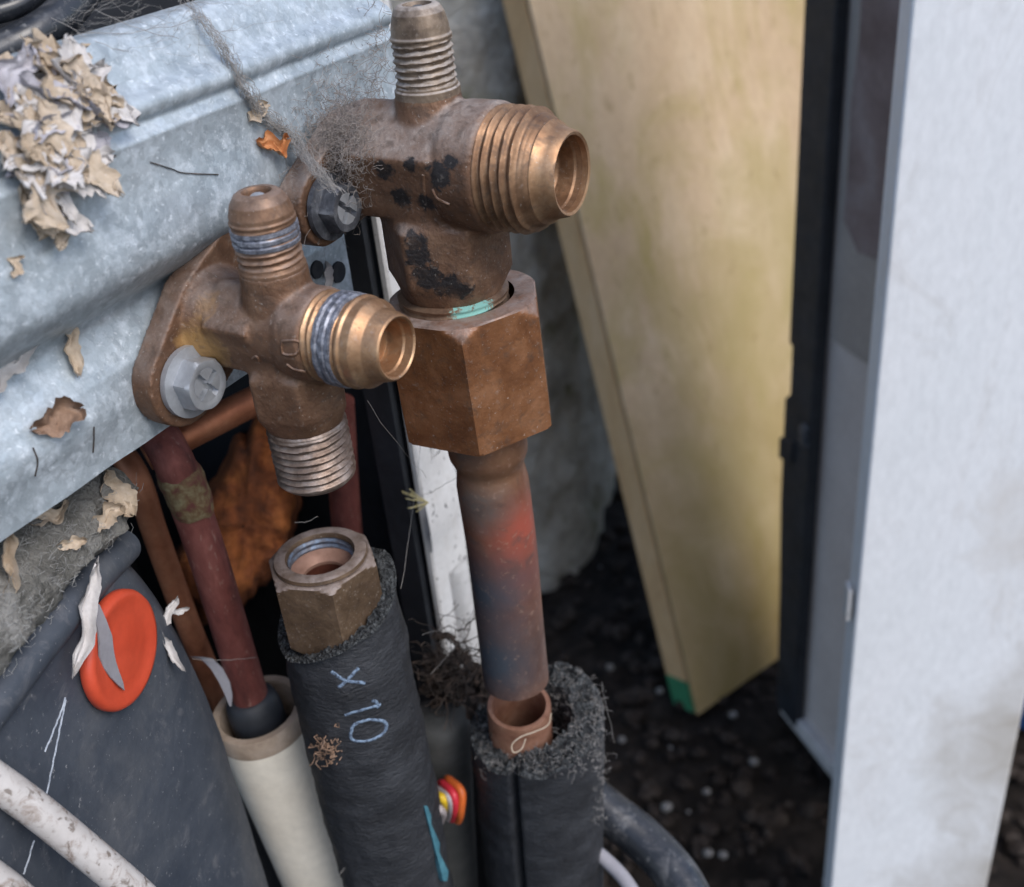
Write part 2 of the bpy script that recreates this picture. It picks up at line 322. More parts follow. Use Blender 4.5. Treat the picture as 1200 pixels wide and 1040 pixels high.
# ------------------------------------------------------------------ ground
def ground():
    xs = np.concatenate([-np.geomspace(.25, 60, 14)[::-1], np.arange(-.24, .62, .006), np.geomspace(.63, 60, 14)])
    ys = np.concatenate([-np.geomspace(.05, 60, 16)[::-1], np.arange(.0, 1.05, .006), np.geomspace(1.06, 60, 14)])
    V = []; n = len(xs)
    for y in ys:
        for x in xs:
            near = max(0, 1-max(0, abs(x-.2)-.5)*4)*max(0, 1-max(0, abs(y-.5)-.6)*4)
            h = (.006*noise.noise(Vector((x*9, y*9, 1)))+.004*noise.noise(Vector((x*30, y*30, 4)))+.003*noise.noise(Vector((x*80, y*80, 7))))*near
            V.append((x, y, h-.006))
    Fs = [(j*n+i, j*n+i+1, (j+1)*n+i+1, (j+1)*n+i) for j in range(len(ys)-1) for i in range(n-1)]
    o = link('ground', V, Fs, 'soil', origin=(0, 0, 0), smooth=60); o['kind'] = 'structure'
    ico = bmesh.new(); bmesh.ops.create_icosphere(ico, subdivisions=1, radius=1); ico.verts.ensure_lookup_table()
    iv = [np.array(v.co) for v in ico.verts]; ifc = [[v.index for v in f.verts] for f in ico.faces]; ico.free()
    def scatter(name, m, n_, r0_, r1_, seed):
        R = random.Random(seed); g = G()
        for _ in range(n_):
            x, y = R.uniform(-.02, .42), R.uniform(.28, .98); r = R.uniform(r0_, r1_)*(1 if R.random() < .8 else 1.5)
            s = np.array([R.uniform(.7, 1.3), R.uniform(.7, 1.3), R.uniform(.5, .8)]); o_ = R.uniform(0, 99)
            g.add([np.array([x, y, r*.25-.004])+q*s*r*(1+.35*nz(q, 1.3, o_)) for q in iv], ifc)
        return link(name, g.v, g.f, m, origin=(.2, .6, 0), smooth=50, kind='stuff')
    o = scatter('soil_clods', 'clod', 1700, .002, .006, 3); tag(o, 'dark crumbly soil clods and rotted bark covering the ground', 'soil')
    o = scatter('grit', 'pebble', 60, .0008, .0018, 9); tag(o, 'pale grit specks strewn over the dark soil', 'grit')
    R = random.Random(4)
    for i, (px, py, r) in enumerate([(781, 946, .0055), (715, 782, .0045), (847, 1002, .0042), (830, 1000, .0045), (828, 928, .004), (773, 810, .004), (859, 838, .004), (729, 867, .004), (883, 893, .0048), (695, 823, .003)]):
        c = PZ(px, py, .004); o_ = R.uniform(0, 50)
        V = [c+q*np.array([1, .9, .8])*r*.75*(1+.3*nz(q, 1.2, o_)) for q in iv]
        o = link('pebble', V, ifc, 'pebble', smooth=60); tag(o, 'small rounded pale pebble lying on the dark soil', 'pebble', 'pale pebbles on the soil')
ground()

# ------------------------------------------------------------------ rendered pier at the back
def pier():
    fp = [PZ(470, 700, 0), PZ(560, 702, 0), PZ(640, 690, 0), PZ(672, 668, 0), PZ(697, 637, 0), PZ(718, 585, 0)]
    fp = spline(fp, 6)+[np.array([.11, .95, 0]), np.array([-.30, .95, 0]), np.array([-.30, .70, 0])]
    per = []                                              # resample
    for a, b in zip(fp, fp[1:]+fp[:1]):
        n = max(1, int(np.linalg.norm(b-a)/.008)); per += [a+(b-a)*k/n for k in range(n)]
    c = np.mean(per, axis=0); rows = []
    for z in np.arange(-.02, .95, .009):
        row = []
        for q in per:
            p = np.array([q[0], q[1], z]); k = q-c; k /= np.linalg.norm(k)
            row.append(p+k*(.006*nz(p, 60)+.004*nz(p, 140, 5)+.006*nz(p, 12, 3)-.02*max(0, .05-z)/.05*0))
        rows.append(row+[row[0]])
    V, Fs = grid_patch(rows); n = len(rows[0]); Fs.append(tuple(range((len(rows)-1)*n, len(rows)*n-1)))
    o = link('rendered_pier', V, Fs, 'render_wall', origin=(c[0], c[1], 0), smooth=70)
    tag(o, 'rough grey mossy rendered pier with a rounded corner behind the leaning board', 'pier')
pier()

# ------------------------------------------------------------------ leaning board
def board():
    b0 = PZ(818, 838, 0); b1 = PZ(915, 770, 0); h = (b1-b0)/np.linalg.norm(b1-b0)
    r = ray(620, 0); D = ((b0-CAM)@h)/(r@h); e = CAM+r*D-b0; L_ = np.linalg.norm(e); e /= L_
    n = np.cross(h, e); n /= np.linalg.norm(n); T = .024
    if n[1] > 0: n = -n
    t_ = thing('leaning_board', 'thick tan wooden board stained green with algae, leaning against the rendered pier', 'board', b0)
    V, Fs = box_pts(b0, h, e, n, 0, .36, 0, L_*1.32, -.0022-0, 0); link('face_panel', V, Fs, 'board_face', t_, smooth=0)
    V, Fs = box_pts(b0, h, e, n, 0.0022, .36, 0.001, L_*1.318, -T, -.0024); link('core', V, Fs, 'board_edge', t_, smooth=0)
    V, Fs = box_pts(b0, h, e, n, 0, .0022, .024, L_*1.32, -T, -.0042); link('lipping', V, Fs, 'board_edge', t_, smooth=0)
    V, Fs = box_pts(b0, h, e, n, -.0003, .0022, 0, .0238, -T, -.0042); q = link('painted_end', V, Fs, 'green_paint', t_, smooth=0); q['label'] = 'green painted lower end of the board edge'
board()

# ------------------------------------------------------------------ cabinet and white panel on the right
def cabinet():
    a = PZ(922, 822, .012); b = PZ(980, 895, .012); s = (b-a); s[2] = 0; s /= np.linalg.norm(s); n = np.array([-s[1], s[0], 0]); n = n if n[0] < 0 else -n
    t_ = thing('grey_cabinet', 'weathered grey metal cabinet with rusty side and black rubber edge behind the white plank', 'cabinet', (a[0]+.08, a[1]-.06, 0))
    V, Fs = box_pts(a, s, -n, zz, 0.002, .125, 0, .055, .006, .70); link('body', V, Fs, 'cabinet_grey', t_, smooth=0)
    # rusty upper sheet sits proud of the lower one
    zr = (PN(1000, 412, n, n@a)[2]-a[2])
    V, Fs = box_pts(a, s, n, zz, .024, .1249, 0.0003, .0016, zr, .70); link('upper_panel', V, Fs, 'cabinet_upper', t_, smooth=0)
    g = G(); pts = []
    q0 = PN(1018, 0, n, n@a+.0018); zt = PN(1015, 270, n, n@a+.0018)
    y0 = (PN(1003, 150, n, n@a)-a)@s; y1 = (PN(1052, 150, n, n@a)-a)@s
    R = random.Random(5); prof = []
    z0 = zt[2]-a[2]
    left = [(y0+R.uniform(-.002, .002), z) for z in np.linspace(.70, z0, 14)]; right = [(y1+R.uniform(-.003, .002), z) for z in np.linspace(z0-.01, .70, 14)]
    poly = [a+s*u+zz*v+n*.0018 for u, v in left+[(y0*.6+y1*.4, z0-.012)]+right]
    V, Fs = extrude_poly(poly, n*.0008); q = link('rust_patch', V, Fs, 'cabinet_rust', t_, smooth=0); q['label'] = 'flaking brown rust patch'
    # black rubber strip with a torn step
    prof = [(.0, 0), (.022, 0), (.022, .70), (-.004, .70), (-.004, .262), (-.001, .262), (-.001, .232), (-.006, .228), (-.006, .16), (-.003, .10), (0, .012)]
    poly = [a+s*u+zz*v+n*.001 for u, v in prof]; V, Fs = extrude_poly(poly, n*.007); bevel(link('rubber_strip', V, Fs, 'black_rubber', t_, smooth=0), .0012)
    k = PN(926, 527, n, n@a+.006)
    V, Fs = box_pts(k, s, n, zz, -.006, .008, -.003, .004, -.008, .006); V = [v+zz*.004*((v-k)@s > 0) for v in V]; bevel(link('latch', V, Fs, 'black_rubber', t_, smooth=0), .001)
    k2 = PN(941, 512, n, n@a+.009); V, Fs = revolve(k2, n, [(-.001, .0), (-.001, .003), (0, .003), (.0008, .002), (.001, 0.0001)], 16, lambda i, z, r, g: (z, r*(1+1.6*abs(math.sin(g))))); link('latch_screw', V, Fs, 'zinc_dark', t_)
    V, Fs = box_pts(a, s, n, zz, .002, .124, -.004, .006, -.006, .0055); bevel(link('bottom_flange', V, Fs, 'cabinet_edge', t_, smooth=0), .001)
    for sx in (.015, .11):
        for sy in (.012, .043):
            V, Fs = revolve(a+s*sx-n*sy, -zz, [(-.008, .008), (.008, .008), (.0115, .007)], 12); link('foot', V, Fs, 'black_rubber', t_)
cabinet()
def white_panel():
    a = PZ(966, 1120, 0); b = PZ(1140, 1120, 0); a[2] = b[2] = 0; s = (b-a)/np.linalg.norm(b-a); n = np.array([s[1], -s[0], 0]); W = np.linalg.norm(b-a)
    prof = [(0, 0), (0, -.016), (.003, -.016), (.003, -.003), (W-.003, -.003), (W-.003, -.016), (W, -.016), (W, 0)]
    g = G(); V, Fs = extrude_poly([a+s*u+n*v-zz*.003 for u, v in prof], zz*.75)
    t_ = thing('upright_plank', 'tall narrow white painted plank with grey dirt streaks standing upright on the soil', 'plank', (a+b)/2)
    bevel(link('face', V, Fs, 'white_panel', t_, smooth=0), .0012, 3)
    q = PN(996, 705, np.array([-1., 0, 0]), -a[0]+.0008)
    V, Fs = box_pts(q, s, n, zz, -.0016, 0, -.004, .003, -.008, .008); link('clip', V, Fs, 'white_paint', t_, smooth=0)
white_panel()
def tub():
    c = PZ(1240, 812, 0); c[2] = -.004; t_ = thing('plastic_tub', 'blue plastic tub on the soil half hidden behind the white plank', 'tub', c)
    V, Fs = revolve(c, zz, [(0, .040), (.002, .043), (.06, .049), (.10, .052), (.10, .050), (.06, .047), (.004, .041)], 48); link('shell', V, Fs, 'blue_plastic', t_)
    V, Fs = revolve(c, zz, [(.096, .0525), (.096, .056), (.102, .056), (.102, .0505)], 48, closed=True); link('rim', V, Fs, 'blue_plastic', t_)
tub()

# ------------------------------------------------------------------ the outdoor unit: galvanised plate, inner panels, edge
unit = thing('outdoor_unit', 'opened outdoor air conditioning unit with galvanised valve plate', 'machine', (-.16, .16, 0))
def TZ(t, z, k): return dd*k + tt*t + zz*z                # point on a plane parallel to the plate
def plate():
    prof = [(-.004, -.0292), (-.0015, -.0291), (0, -.0297), (.0012, -.0315), (.0024, -.0345), (.0034, -.0368), (.0056, -.0384), (.0062, -.0398), (.0058, -.0411), (.0050, -.0420), (.0054, -.0432), (.0060, -.0442), (.0058, -.0456), (.0056, -.050), (.0062, -.056),
            (.0066, -.0605), (.0062, -.0632), (.0044, -.0655), (.0012, -.0682), (-.0018, -.0702), (-.0030, -.0718), (-.0028, -.0735), (-.0014, -.0768), (-.0003, -.0792), (0, -.0815), (0, -.0945)]
    pp = spline([np.array([a, b, 0.]) for a, b in prof], 4)
    ts = np.arange(.03, .2001, .0016); rows = []
    for q in pp:
        k, z = q[0], q[1]; row = []
        tend = .192 if z > -.06 else .192-(.019)*min(1, (-.06-z)/.012)
        for t in ts:
            t2 = .03+(t-.03)*(tend-.03)/.17
            z2 = z; bead = .0022*math.exp(-((z+.0846)/.0032)**2)*max(0, min(1, (.112-t2)/.012))
            fade = 1                                      # upper swage fades out beyond the large valve
            p = np.array([t2*1., z2, 0]); wob = .0005*nz((t2, z, 0), 40)+.0003*nz((t2, z, 3), 110)
            row.append(TZ(t2, HC+z2, KS+k*fade+bead+wob))
        rows.append(row)
    V, Fs = grid_patch(rows, .0010, dd)
    o = link('valve_plate', V, Fs, 'galvanised', unit, smooth=50); o['label'] = 'galvanised pressed steel valve plate with ridges'
    return o
plate_o = plate(); T_plate = bvh(plate_o)
def holes():
    for px, py, r in ((370, 316, .0019), (395, 319, .0023), (367, 280, .0013)):
        h, n = hit(T_plate, px, py)
        if h is None: continue
        V, Fs = revolve(h, dd, [(-.004, r*.9), (-.0002, r*.95), (.0004, r*1.05), (.0006, r*1.25), (.0002, r*1.32), (-.0002, r*1.3)], 20); 
        V, Fs = revolve(h+dd*.0003, dd, [(-.0002, r), (.0003, r*.96), (.0003, r*.6), (.0001, r*.3)], 20); link('hole', V, Fs, 'shade_dark_metal', unit)  # flat dark disc, painted shade in place of a real opening
holes()
def inner():
    # dark inner panels, pan and top cover, added to block light inside the unit
    V, Fs = box_pts(np.zeros(3), dd, tt, zz, KS-.165, KS-.163, -.02, .216, .045, HC-.02); link('added_partition', V, Fs, 'shade_dark_metal', unit, smooth=0)
    V, Fs = box_pts(np.zeros(3), dd, tt, zz, KS-.163, -.1575, .214, .216, .045, HC+.03); link('added_end_panel', V, Fs, 'shade_dark_metal', unit, smooth=0)
    V, Fs = box_pts(np.zeros(3), dd, tt, zz, KS-.19, -.145, -.06, .2139, .03, .045); link('added_base_pan', V, Fs, 'shade_dark_metal', unit, smooth=0)
    V, Fs = box_pts(np.zeros(3), dd, tt, zz, KS-.034, KS-.032, .02, .185, HC-.10, HC+.06); link('added_back_panel', V, Fs, 'shade_dark_metal', unit, smooth=0)
    V, Fs = box_pts(np.zeros(3), dd, tt, zz, KS-.19, KS-.005, .0, .19, HC-.0375, HC-.0365); link('added_top_cover', V, Fs, 'shade_dark_metal', unit, smooth=0)  # dark cover added over the interior to keep light out
    for sx in (KS-.16, KS-.03):
        for sy in (-.02, .18):
            V, Fs = box_pts(np.zeros(3), dd, tt, zz, sx-.02, sx+.02, sy-.02, sy+.02, -.008, .03); link('foot', V, Fs, 'black_rubber', unit, smooth=0)
    # white edge flange, a bit dented half way
    rows = []
    for z in np.linspace(.312, HC+.03, 70):
        b = .0016*math.exp(-((z-.375)/.006)**2)
        rows.append([dd*(-.1572)+tt*.2135+zz*z, dd*(-.1560)+tt*.1985+zz*z, dd*(-.1556)+tt*.1978+zz*z, dd*(-.1542+b*.4)+tt*.1978+zz*z, dd*(-.1536+b)+tt*(.1984-b)+zz*z, dd*(-.1533+b)+tt*.2030+zz*z, dd*(-.1533)+tt*.2135+zz*z])
    V, Fs = grid_patch(rows, .0008, -tt); q = link('white_edge', V, Fs, 'white_paint', unit, smooth=30); q['label'] = 'white painted steel edge flange speckled with dirt'
    V, Fs = box_pts(np.zeros(3), dd, tt, zz, -.166, -.1576, .1962, .1990, .05, HC-.055); link('edge_seal', V, Fs, 'black_rubber', unit, smooth=0)
    # rusty casting inside
    pts = [(205, 665), (262, 560), (300, 505), (338, 520), (340, 600), (322, 668), (280, 705), (232, 712)]
    g = G(); base = [P(x, y, .318) for x, y in pts]; c = np.mean(base, axis=0); nn = -ray(280, 600)/np.linalg.norm(ray(280, 600))
    rows = []; ring = [c+(q-c)*(1+.22*nz(q, 130, 2)+.10*nz(q, 380, 5)) for q in spline(base+[base[0]], 12)[:-1]]
    for s, hgt in ((1.25, -.03), (1.08, -.006), (1, 0), (.95, .002), (.9, .003), (.82, .004), (.75, .005), (.66, .0055), (.58, .006), (.5, .0065), (.42, .0066), (.33, .0068), (.25, .007), (.15, .007), (.02, .0072)):
        rows.append([c+(q-c)*s+nn*(hgt+.0045*nz(c+(q-c)*s, 110)+.0025*nz(c+(q-c)*s, 300)) for q in ring+[ring[0]]])
    V, Fs = grid_patch(rows); q = link('rusty_bracket', V, Fs, 'rust', unit, smooth=60); q['label'] = 'rust covered orange brown bracket inside the unit'
    # compressor drum added to block light and keep the inside dark
    cc = dd*(KS-.095)+tt*.105; V, Fs = revolve(cc+zz*.045, zz, [(0, .058), (.02, .062), (.28, .062), (.33, .050), (.345, .02)], 48); link('added_compressor_shell', V, Fs, 'shade_dark_metal', unit)
inner()

# ------------------------------------------------------------------ valves
def bolt(parent, name, o, m, m2, s=1., rot=.3):
    seg = 72
    def rf(i, z, r, g): return (z, min(r, hexr(.0086*s, g, rot)) if i >= 4 else r)
    V, Fs = revolve(o, dd, [(-.006, .0025*s), (0, .0025*s), (0, .0064*s), (.0011*s, .0064*s), (.0014*s, .0060*s), (.0015*s, .0052*s), (.0040*s, .0052*s), (.0047*s, .0044*s), (.0048*s, .0038*s), (.0046*s, .0030*s), (.0036*s, .0027*s), (.0036*s, .0003)], seg, rf, ref=zz)
    b_ = link(name, V, Fs, m, parent, smooth=28)
    g = G()                                              # raised lands between the arms of the cross recess
    for k in range(4):
        a = rot+.4+k*math.pi/2; e1 = tt*math.cos(a)+zz*math.sin(a); e2 = np.cross(dd, e1)
        pl = [(.00055, .00055), (.0029, .00055), (.0026, .0016), (.0016, .0026), (.00055, .0029)]
        V, Fs = extrude_poly([o+dd*.0035*s+(e1*x+e2*y)*s for x, y in pl], dd*.00115*s); g.add(V, Fs)
    V, Fs = g.v, g.f
    c = link('cross_recess', V, Fs, m2, parent, smooth=0); c.parent = b_; c['_o'] = b_['_o']; return b_
def hull_plate(C_, x0, x1, circles, n=56):
    pts = []
    for (y, z, r) in circles: pts += [(y+r*math.cos(2*math.pi*k/n), z+r*math.sin(2*math.pi*k/n)) for k in range(n)]
    pts = sorted(set(pts))
    def half(p):
        h = []
        for q in p:
            while len(h) >= 2 and (h[-1][0]-h[-2][0])*(q[1]-h[-2][1])-(h[-1][1]-h[-2][1])*(q[0]-h[-2][0]) <= 0: h.pop()
            h.append(q)
        return h
    hl = half(pts)[:-1]+half(pts[::-1])[:-1]
    return extrude_poly([C_+inC(0, x0, y, z) for y, z in hl], inC(0, x1-x0, 0, 0))
def V3(C_, x, y, z): return C_+inC(0, x, y, z)
def xprism(C_, x0, x1, af0, af1, rot, seg=6):            # hexagonal block along the port axis
    return revolve(V3(C_, 0, 0, 0), dd, [(x0*mm, af0*mm), (x1*mm, af1*mm)], 96, lambda i, z, r, g: (z, hexr(r, g, rot)), ref=zz)
def port(parent, C_, axis, segs, name, m, pitch, depth, z0, z1, wear=.0001, rings=()):
    V, Fs = revolve(C_, axis, dense([(a*mm, b*mm) for a, b in segs], pitch*mm/9), 96, thread_rf(z0*mm, z1*mm, pitch*mm, depth*mm, wear), ref=np.cross(axis, tt))
    return link(name, V, Fs, m, parent, smooth=60)

# --- small valve
def small_valve():
    C_ = Cs; org = C_-zz*.033
    mat('brass_small', BRASS, 130, .5, (.5, .68), .6, 1100, .0004, dust=((.24, .20, .18), .7), speck=[(900, .62, .74, (.34, .30, .265), .30), (380, .54, .70, (.05, .03, .02), .6), (1900, .67, .72, (.46, .43, .39), .45)],
        spots=[(C_-org+inC(0, -12.5, -7, -2), .006, (.36, .21, .08), .5, .7, (300, 1., 1.)), (C_-org+inC(0, -12, -3, 3), .0045, (.34, .20, .085), .5, .7, (300, 1., 1.))])
    t_ = thing('small_service_valve', 'small brown brass service valve bolted to the galvanised plate, its lower outlet open', 'valve', org)
    g = G()
    g.add(*hull_plate(C_, -20, -15.2, [(-10.8, -7.4, 8.3), (0, 0, 10.2), (10.8, 7.4, 8.0)]))
    g.add(*revolve(C_, dd, [(-16*mm, 9.6*mm), (-13.5*mm, 8.6*mm), (-11.5*mm, 7.9*mm), (-10*mm, 7.6*mm), (-4*mm, 7.6*mm)], 48))
    g.add(*xprism(C_, -11.2, -1.6, 15.4, 15.4, .26))
    g.add(*revolve(C_, dd, [(-9*mm, 7.8*mm), (3.2*mm, 7.8*mm), (4.2*mm, 8.2*mm), (8.6*mm, 8.2*mm), (9.4*mm, 7.4*mm)], 64))
    g.add(*revolve(C_, zz, [(0, 6.8*mm), (6*mm, 6.3*mm), (8.5*mm, 5.8*mm), (11.2*mm, 5.75*mm)], 48))
    g.add(*revolve(C_, -zz, [(0, 7*mm), (5*mm, 7.2*mm), (7*mm, 9.2*mm), (14.6*mm, 9.2*mm), (18.4*mm, 6.9*mm)], 96, lambda i, z, r, q: (z, min(hexr(.0156, q, .35), r) if i > 1 else r), ref=-tt))
    body = cast('body', g, 'brass_small', t_, .00042, 5)
    # stem with access port on top
    st = [(9, 4.6), (9.4, 5.55), (11.6, 5.65), (11.9, 5.5), (19.8, 5.5), (20.1, 5.3), (20.8, 5.3), (22.6, 4.75), (23.9, 3.9), (24.3, 3.3), (24.3, 2.5), (23.8, 2.3), (22.6, 2.2), (22.5, .4)]
    s = port(t_, C_, zz, st, 'stem_port', 'brass_stem_small', 1.27, .42, 12, 19.6)
    V, Fs = revolve(C_, zz, [(15.6*mm, 5.19*mm), (15.7*mm, 5.55*mm), (16.3*mm, 5.61*mm), (16.6*mm, 5.29*mm), (16.9*mm, 5.61*mm), (17.5*mm, 5.63*mm), (17.8*mm, 5.34*mm), (18.1*mm, 5.64*mm), (18.7*mm, 5.59*mm), (18.8*mm, 5.19*mm)], 72, lambda i, z, r, q: (z+q/(2*math.pi)*.0*mm, r), closed=True)
    a = link('rubbed_ring', V, Fs, 'brass_blue', t_, smooth=25); a.parent = s
    V, Fs = revolve(C_, zz, [(22.4*mm, 1.2*mm), (23.6*mm, 1.2*mm), (23.9*mm, .7*mm)], 16); a = link('pin', V, Fs, 'zinc', t_); a.parent = s
    # capped side port, cap removed
    sp = [(8.2, 7.2), (8.6, 7.85), (16.6, 7.85), (17.0, 7.45), (18.6, 7.45), (19.0, 7.2), (20.4, 6.2), (22.2, 5.75), (23.0, 5.5), (23.2, 5.2), (23.0, 4.85), (21.4, 4.7), (21.2, 4.4), (18.2, 4.3), (18.0, 4.2), (17.9, .3)]
    s = port(t_, C_, dd, sp, 'side_port', 'brass_clean', 1.41, .5, 8.7, 16.4)
    V, Fs = revolve(C_, dd, [(11.6*mm, 7.3*mm), (11.8*mm, 7.98*mm), (12.5*mm, 8.05*mm), (12.8*mm, 7.7*mm), (13.3*mm, 8.05*mm), (14.0*mm, 8.05*mm), (14.3*mm, 7.7*mm), (14.6*mm, 8.0*mm), (15.2*mm, 7.95*mm), (15.4*mm, 7.3*mm)], 96,
                    lambda i, z, r, q: (z+.00012*noise.noise(Vector((math.cos(q)*3, math.sin(q)*3, i))), r+.0002*noise.noise(Vector((math.cos(q)*5, math.sin(q)*5, i)))), closed=True)
    a = link('thread_tape', V, Fs, 'brass_blue', t_, smooth=30); a.parent = s
    V, Fs = revolve(C_, dd, [(17.5*mm, 3.2*mm), (18.6*mm, 3.2*mm), (18.6*mm, 1.9*mm), (17.6*mm, 1.7*mm)], 6); a = link('valve_spindle', V, Fs, 'brass_clean', t_, smooth=0); a.parent = s
    # open lower outlet
    ou = [(17.4, 5), (17.5, 6.6), (18.2, 6.9), (19, 7.4), (29.4, 7.4), (29.9, 7.0), (30.4, 6.5), (30.4, 4.9), (24, 4.7), (23.9, .3)]
    port(t_, C_, -zz, ou, 'outlet', 'brass_outlet', 1.41, .62, 18.6, 29.6, .0002)
    bolt(t_, 'bolt', V3(C_, -15.0, -10.8, -7.4), 'zinc', 'zinc', 1.0, .2)
    tr = bvh(body)
    for k, pl in enumerate(([(331, 400), (349, 400), (351, 408), (346, 416), (333, 415), (330, 407), (331, 400)], [(336, 427), (345, 433), (358, 436)], [(296, 421), (301, 418), (304, 424)])):
        V, Fs = stroke(tr, pl, .00030, -.00005, 6, 5)
        if V: link('cast_mark', V, Fs, 'brass_small', t_, smooth=60)
    return body
mat('brass_stem_small', [(.14, .08, .05), (.25, .145, .09), (.36, .225, .145)], 200, .62, (.46, .62), .3, 1200, .00015, dust=((.26, .215, .19), .6), speck=[(900, .62, .74, (.34, .30, .265), .30), (380, .54, .70, (.05, .03, .02), .6), (1900, .67, .72, (.46, .43, .39), .45)])
mat('brass_outlet', [(.12, .08, .06), (.25, .19, .155), (.40, .335, .30)], 300, .75, (.4, .6), .4, 1400, .0002)
sv_body = small_valve()

# --- large valve
def large_valve():
    C_ = Cb; org = C_-zz*.03; c0 = C_-org
    t_ = thing('large_service_valve', 'large dirty brass service valve with black paint marks bolted to the galvanised plate', 'valve', org)
    g = G()
    g.add(*hull_plate(C_, -21.8, -16.2, [(-13.6, -5.0, 7.4), (0, -1, 9.8), (8, 2, 6.5)]))
    g.add(*revolve(C_, dd, [(-18*mm, 10.2*mm), (-12.5*mm, 9.8*mm), (-4*mm, 10.2*mm)], 48))
    g.add(*xprism(C_, -13, 5.5, 21.0, 21.0, .2))
    g.add(*revolve(C_, dd, [(-6*mm, 10.6*mm), (5.4*mm, 10.8*mm), (6.8*mm, 11.6*mm), (13.4*mm, 11.6*mm), (14.2*mm, 10.6*mm)], 72))
    g.add(*revolve(C_, zz, [(0, 8*mm), (8*mm, 7.0*mm), (11.0*mm, 6.0*mm), (13.2*mm, 5.8*mm)], 48))
    g.add(*revolve(C_, -zz, [(0, 10*mm), (8*mm, 10*mm), (10*mm, 12.6*mm), (20.6*mm, 12.6*mm), (25.2*mm, 9.6*mm)], 96, lambda i, z, r, q: (z, min(hexr(.0212, q, math.radians(8)), r) if i > 1 else r), ref=-tt))
    body = cast('body', g, 'brass_thread', t_, .00050, 4); tb = bvh(body)
    sp_ = []
    for x, y, r in ((513, 207, .0036), (480, 194, .0022), (527, 190, .0022), (470, 232, .0032), (500, 238, .0026), (487, 283, .0030), (490, 303, .0034), (500, 325, .0040), (524, 335, .0038), (545, 342, .0028), (450, 200, .0028)):
        h, n = hit(tb, x, y)
        if h is not None: sp_.append((h-org, r, BK, .5, .1, (600, 1.5, .80)))
    mat('brass_large', BRASS, 110, .48, (.5, .68), .6, 1000, .00045, dust=((.30, .26, .235), 1.0), spots=sp_, speck=[(900, .62, .74, (.34, .30, .265), .30), (380, .54, .70, (.05, .03, .02), .6), (1900, .67, .72, (.46, .43, .39), .45)])
    body.data.materials[0] = MATS['brass_large']
    st = [(11, 4.6), (11.6, 5.85), (13.6, 5.85), (13.9, 5.5), (22.4, 5.45), (22.8, 5.15), (24.2, 5.0), (26.2, 4.5), (27.2, 3.9), (27.6, 3.4), (27.6, 2.6), (26.8, 2.3), (25.9, 2.2), (25.8, .4)]
    s = port(t_, C_, zz, st, 'stem_port', 'brass_stem_large', 1.27, .46, 14.2, 22.2, .0003)
    V, Fs = revolve(C_, zz, [(25.7*mm, 1.2*mm), (27*mm, 1.2*mm), (27.3*mm, .7*mm)], 16); a = link('pin', V, Fs, 'zinc_dark', t_); a.parent = s
    sp = [(13.2, 10.2), (13.6, 10.9), (13.9, 11.1), (20.6, 11.1), (21.4, 10.7), (22.2, 9.9), (22.5, 9.5), (23, 9.3), (23.9, 8.7), (25.0, 7.6), (26.2, 7.3), (27.1, 7.1), (27.3, 6.9), (27.2, 6.6), (25.2, 6.4), (25.0, 6.1), (21.5, 6.0), (21.2, 6), (21.1, .3)]
    s = port(t_, C_, dd, sp, 'side_port', 'brass_thread', 1.81, .85, 13.7, 22.4)
    V, Fs = revolve(C_, dd, [(23.4*mm, 8.9*mm), (23.9*mm, 8.9*mm), (24.8*mm, 8.1*mm), (26.0*mm, 7.7*mm), (27.2*mm, 7.4*mm), (27.7*mm, 7.05*mm), (27.5*mm, 6.55*mm), (26.4*mm, 6.5*mm)], 96, closed=True)
    a = link('port_lip', V, Fs, 'brass_clean', t_, smooth=35); a.parent = s
    V, Fs = revolve(C_, dd, [(20.5*mm, 4.0*mm), (22.4*mm, 4.0*mm), (22.4*mm, 2.3*mm), (21.2*mm, 2.1*mm)], 6); a = link('valve_spindle', V, Fs, 'brass_clean', t_, smooth=0); a.parent = s
    ou = [(24.6, 6), (24.7, 9.7), (25.2, 10.9), (34, 10.9), (34.4, 10)]
    mat('brass_outlet_large', [(.14, .085, .055), (.27, .17, .11), (.36, .25, .17)], 220, .75, (.42, .6), .4, 1200, .0002,
        spots=[(c0+inC(0, 7.2, -7.6, -26.2), .0030, TQ, .9, 0, (1300, 2.4, .9)), (c0+inC(0, 9.2, -5.0, -25.6), .0030, TQ, .9, 0, (1300, 2.4, .9))])
    port(t_, C_, -zz, ou, 'outlet', 'brass_outlet_large', 1.81, .75, 25.4, 33.8, .0001)
    bolt(t_, 'bolt', V3(C_, -15.8, -13.6, -5.0), 'zinc_dark', 'zinc', .95, .45)
    tr = bvh(body)
    for pl in ([(507, 222), (513, 233), (527, 240)], [(496, 205), (497, 220), (499, 240)]):
        V, Fs = stroke(tr, pl, .00032, -.00005, 6, 5)
        if V: link('cast_mark', V, Fs, 'brass_large', t_, smooth=60)
    return body
mat('brass_stem_large', [(.10, .07, .05), (.21, .155, .11), (.33, .26, .20)], 220, .5, (.5, .68), .4, 1200, .0002, dust=((.40, .36, .33), 1.1), speck=[(900, .62, .74, (.34, .30, .265), .30), (380, .54, .70, (.05, .03, .02), .6), (1900, .67, .72, (.46, .43, .39), .45)])
lv_body = large_valve()

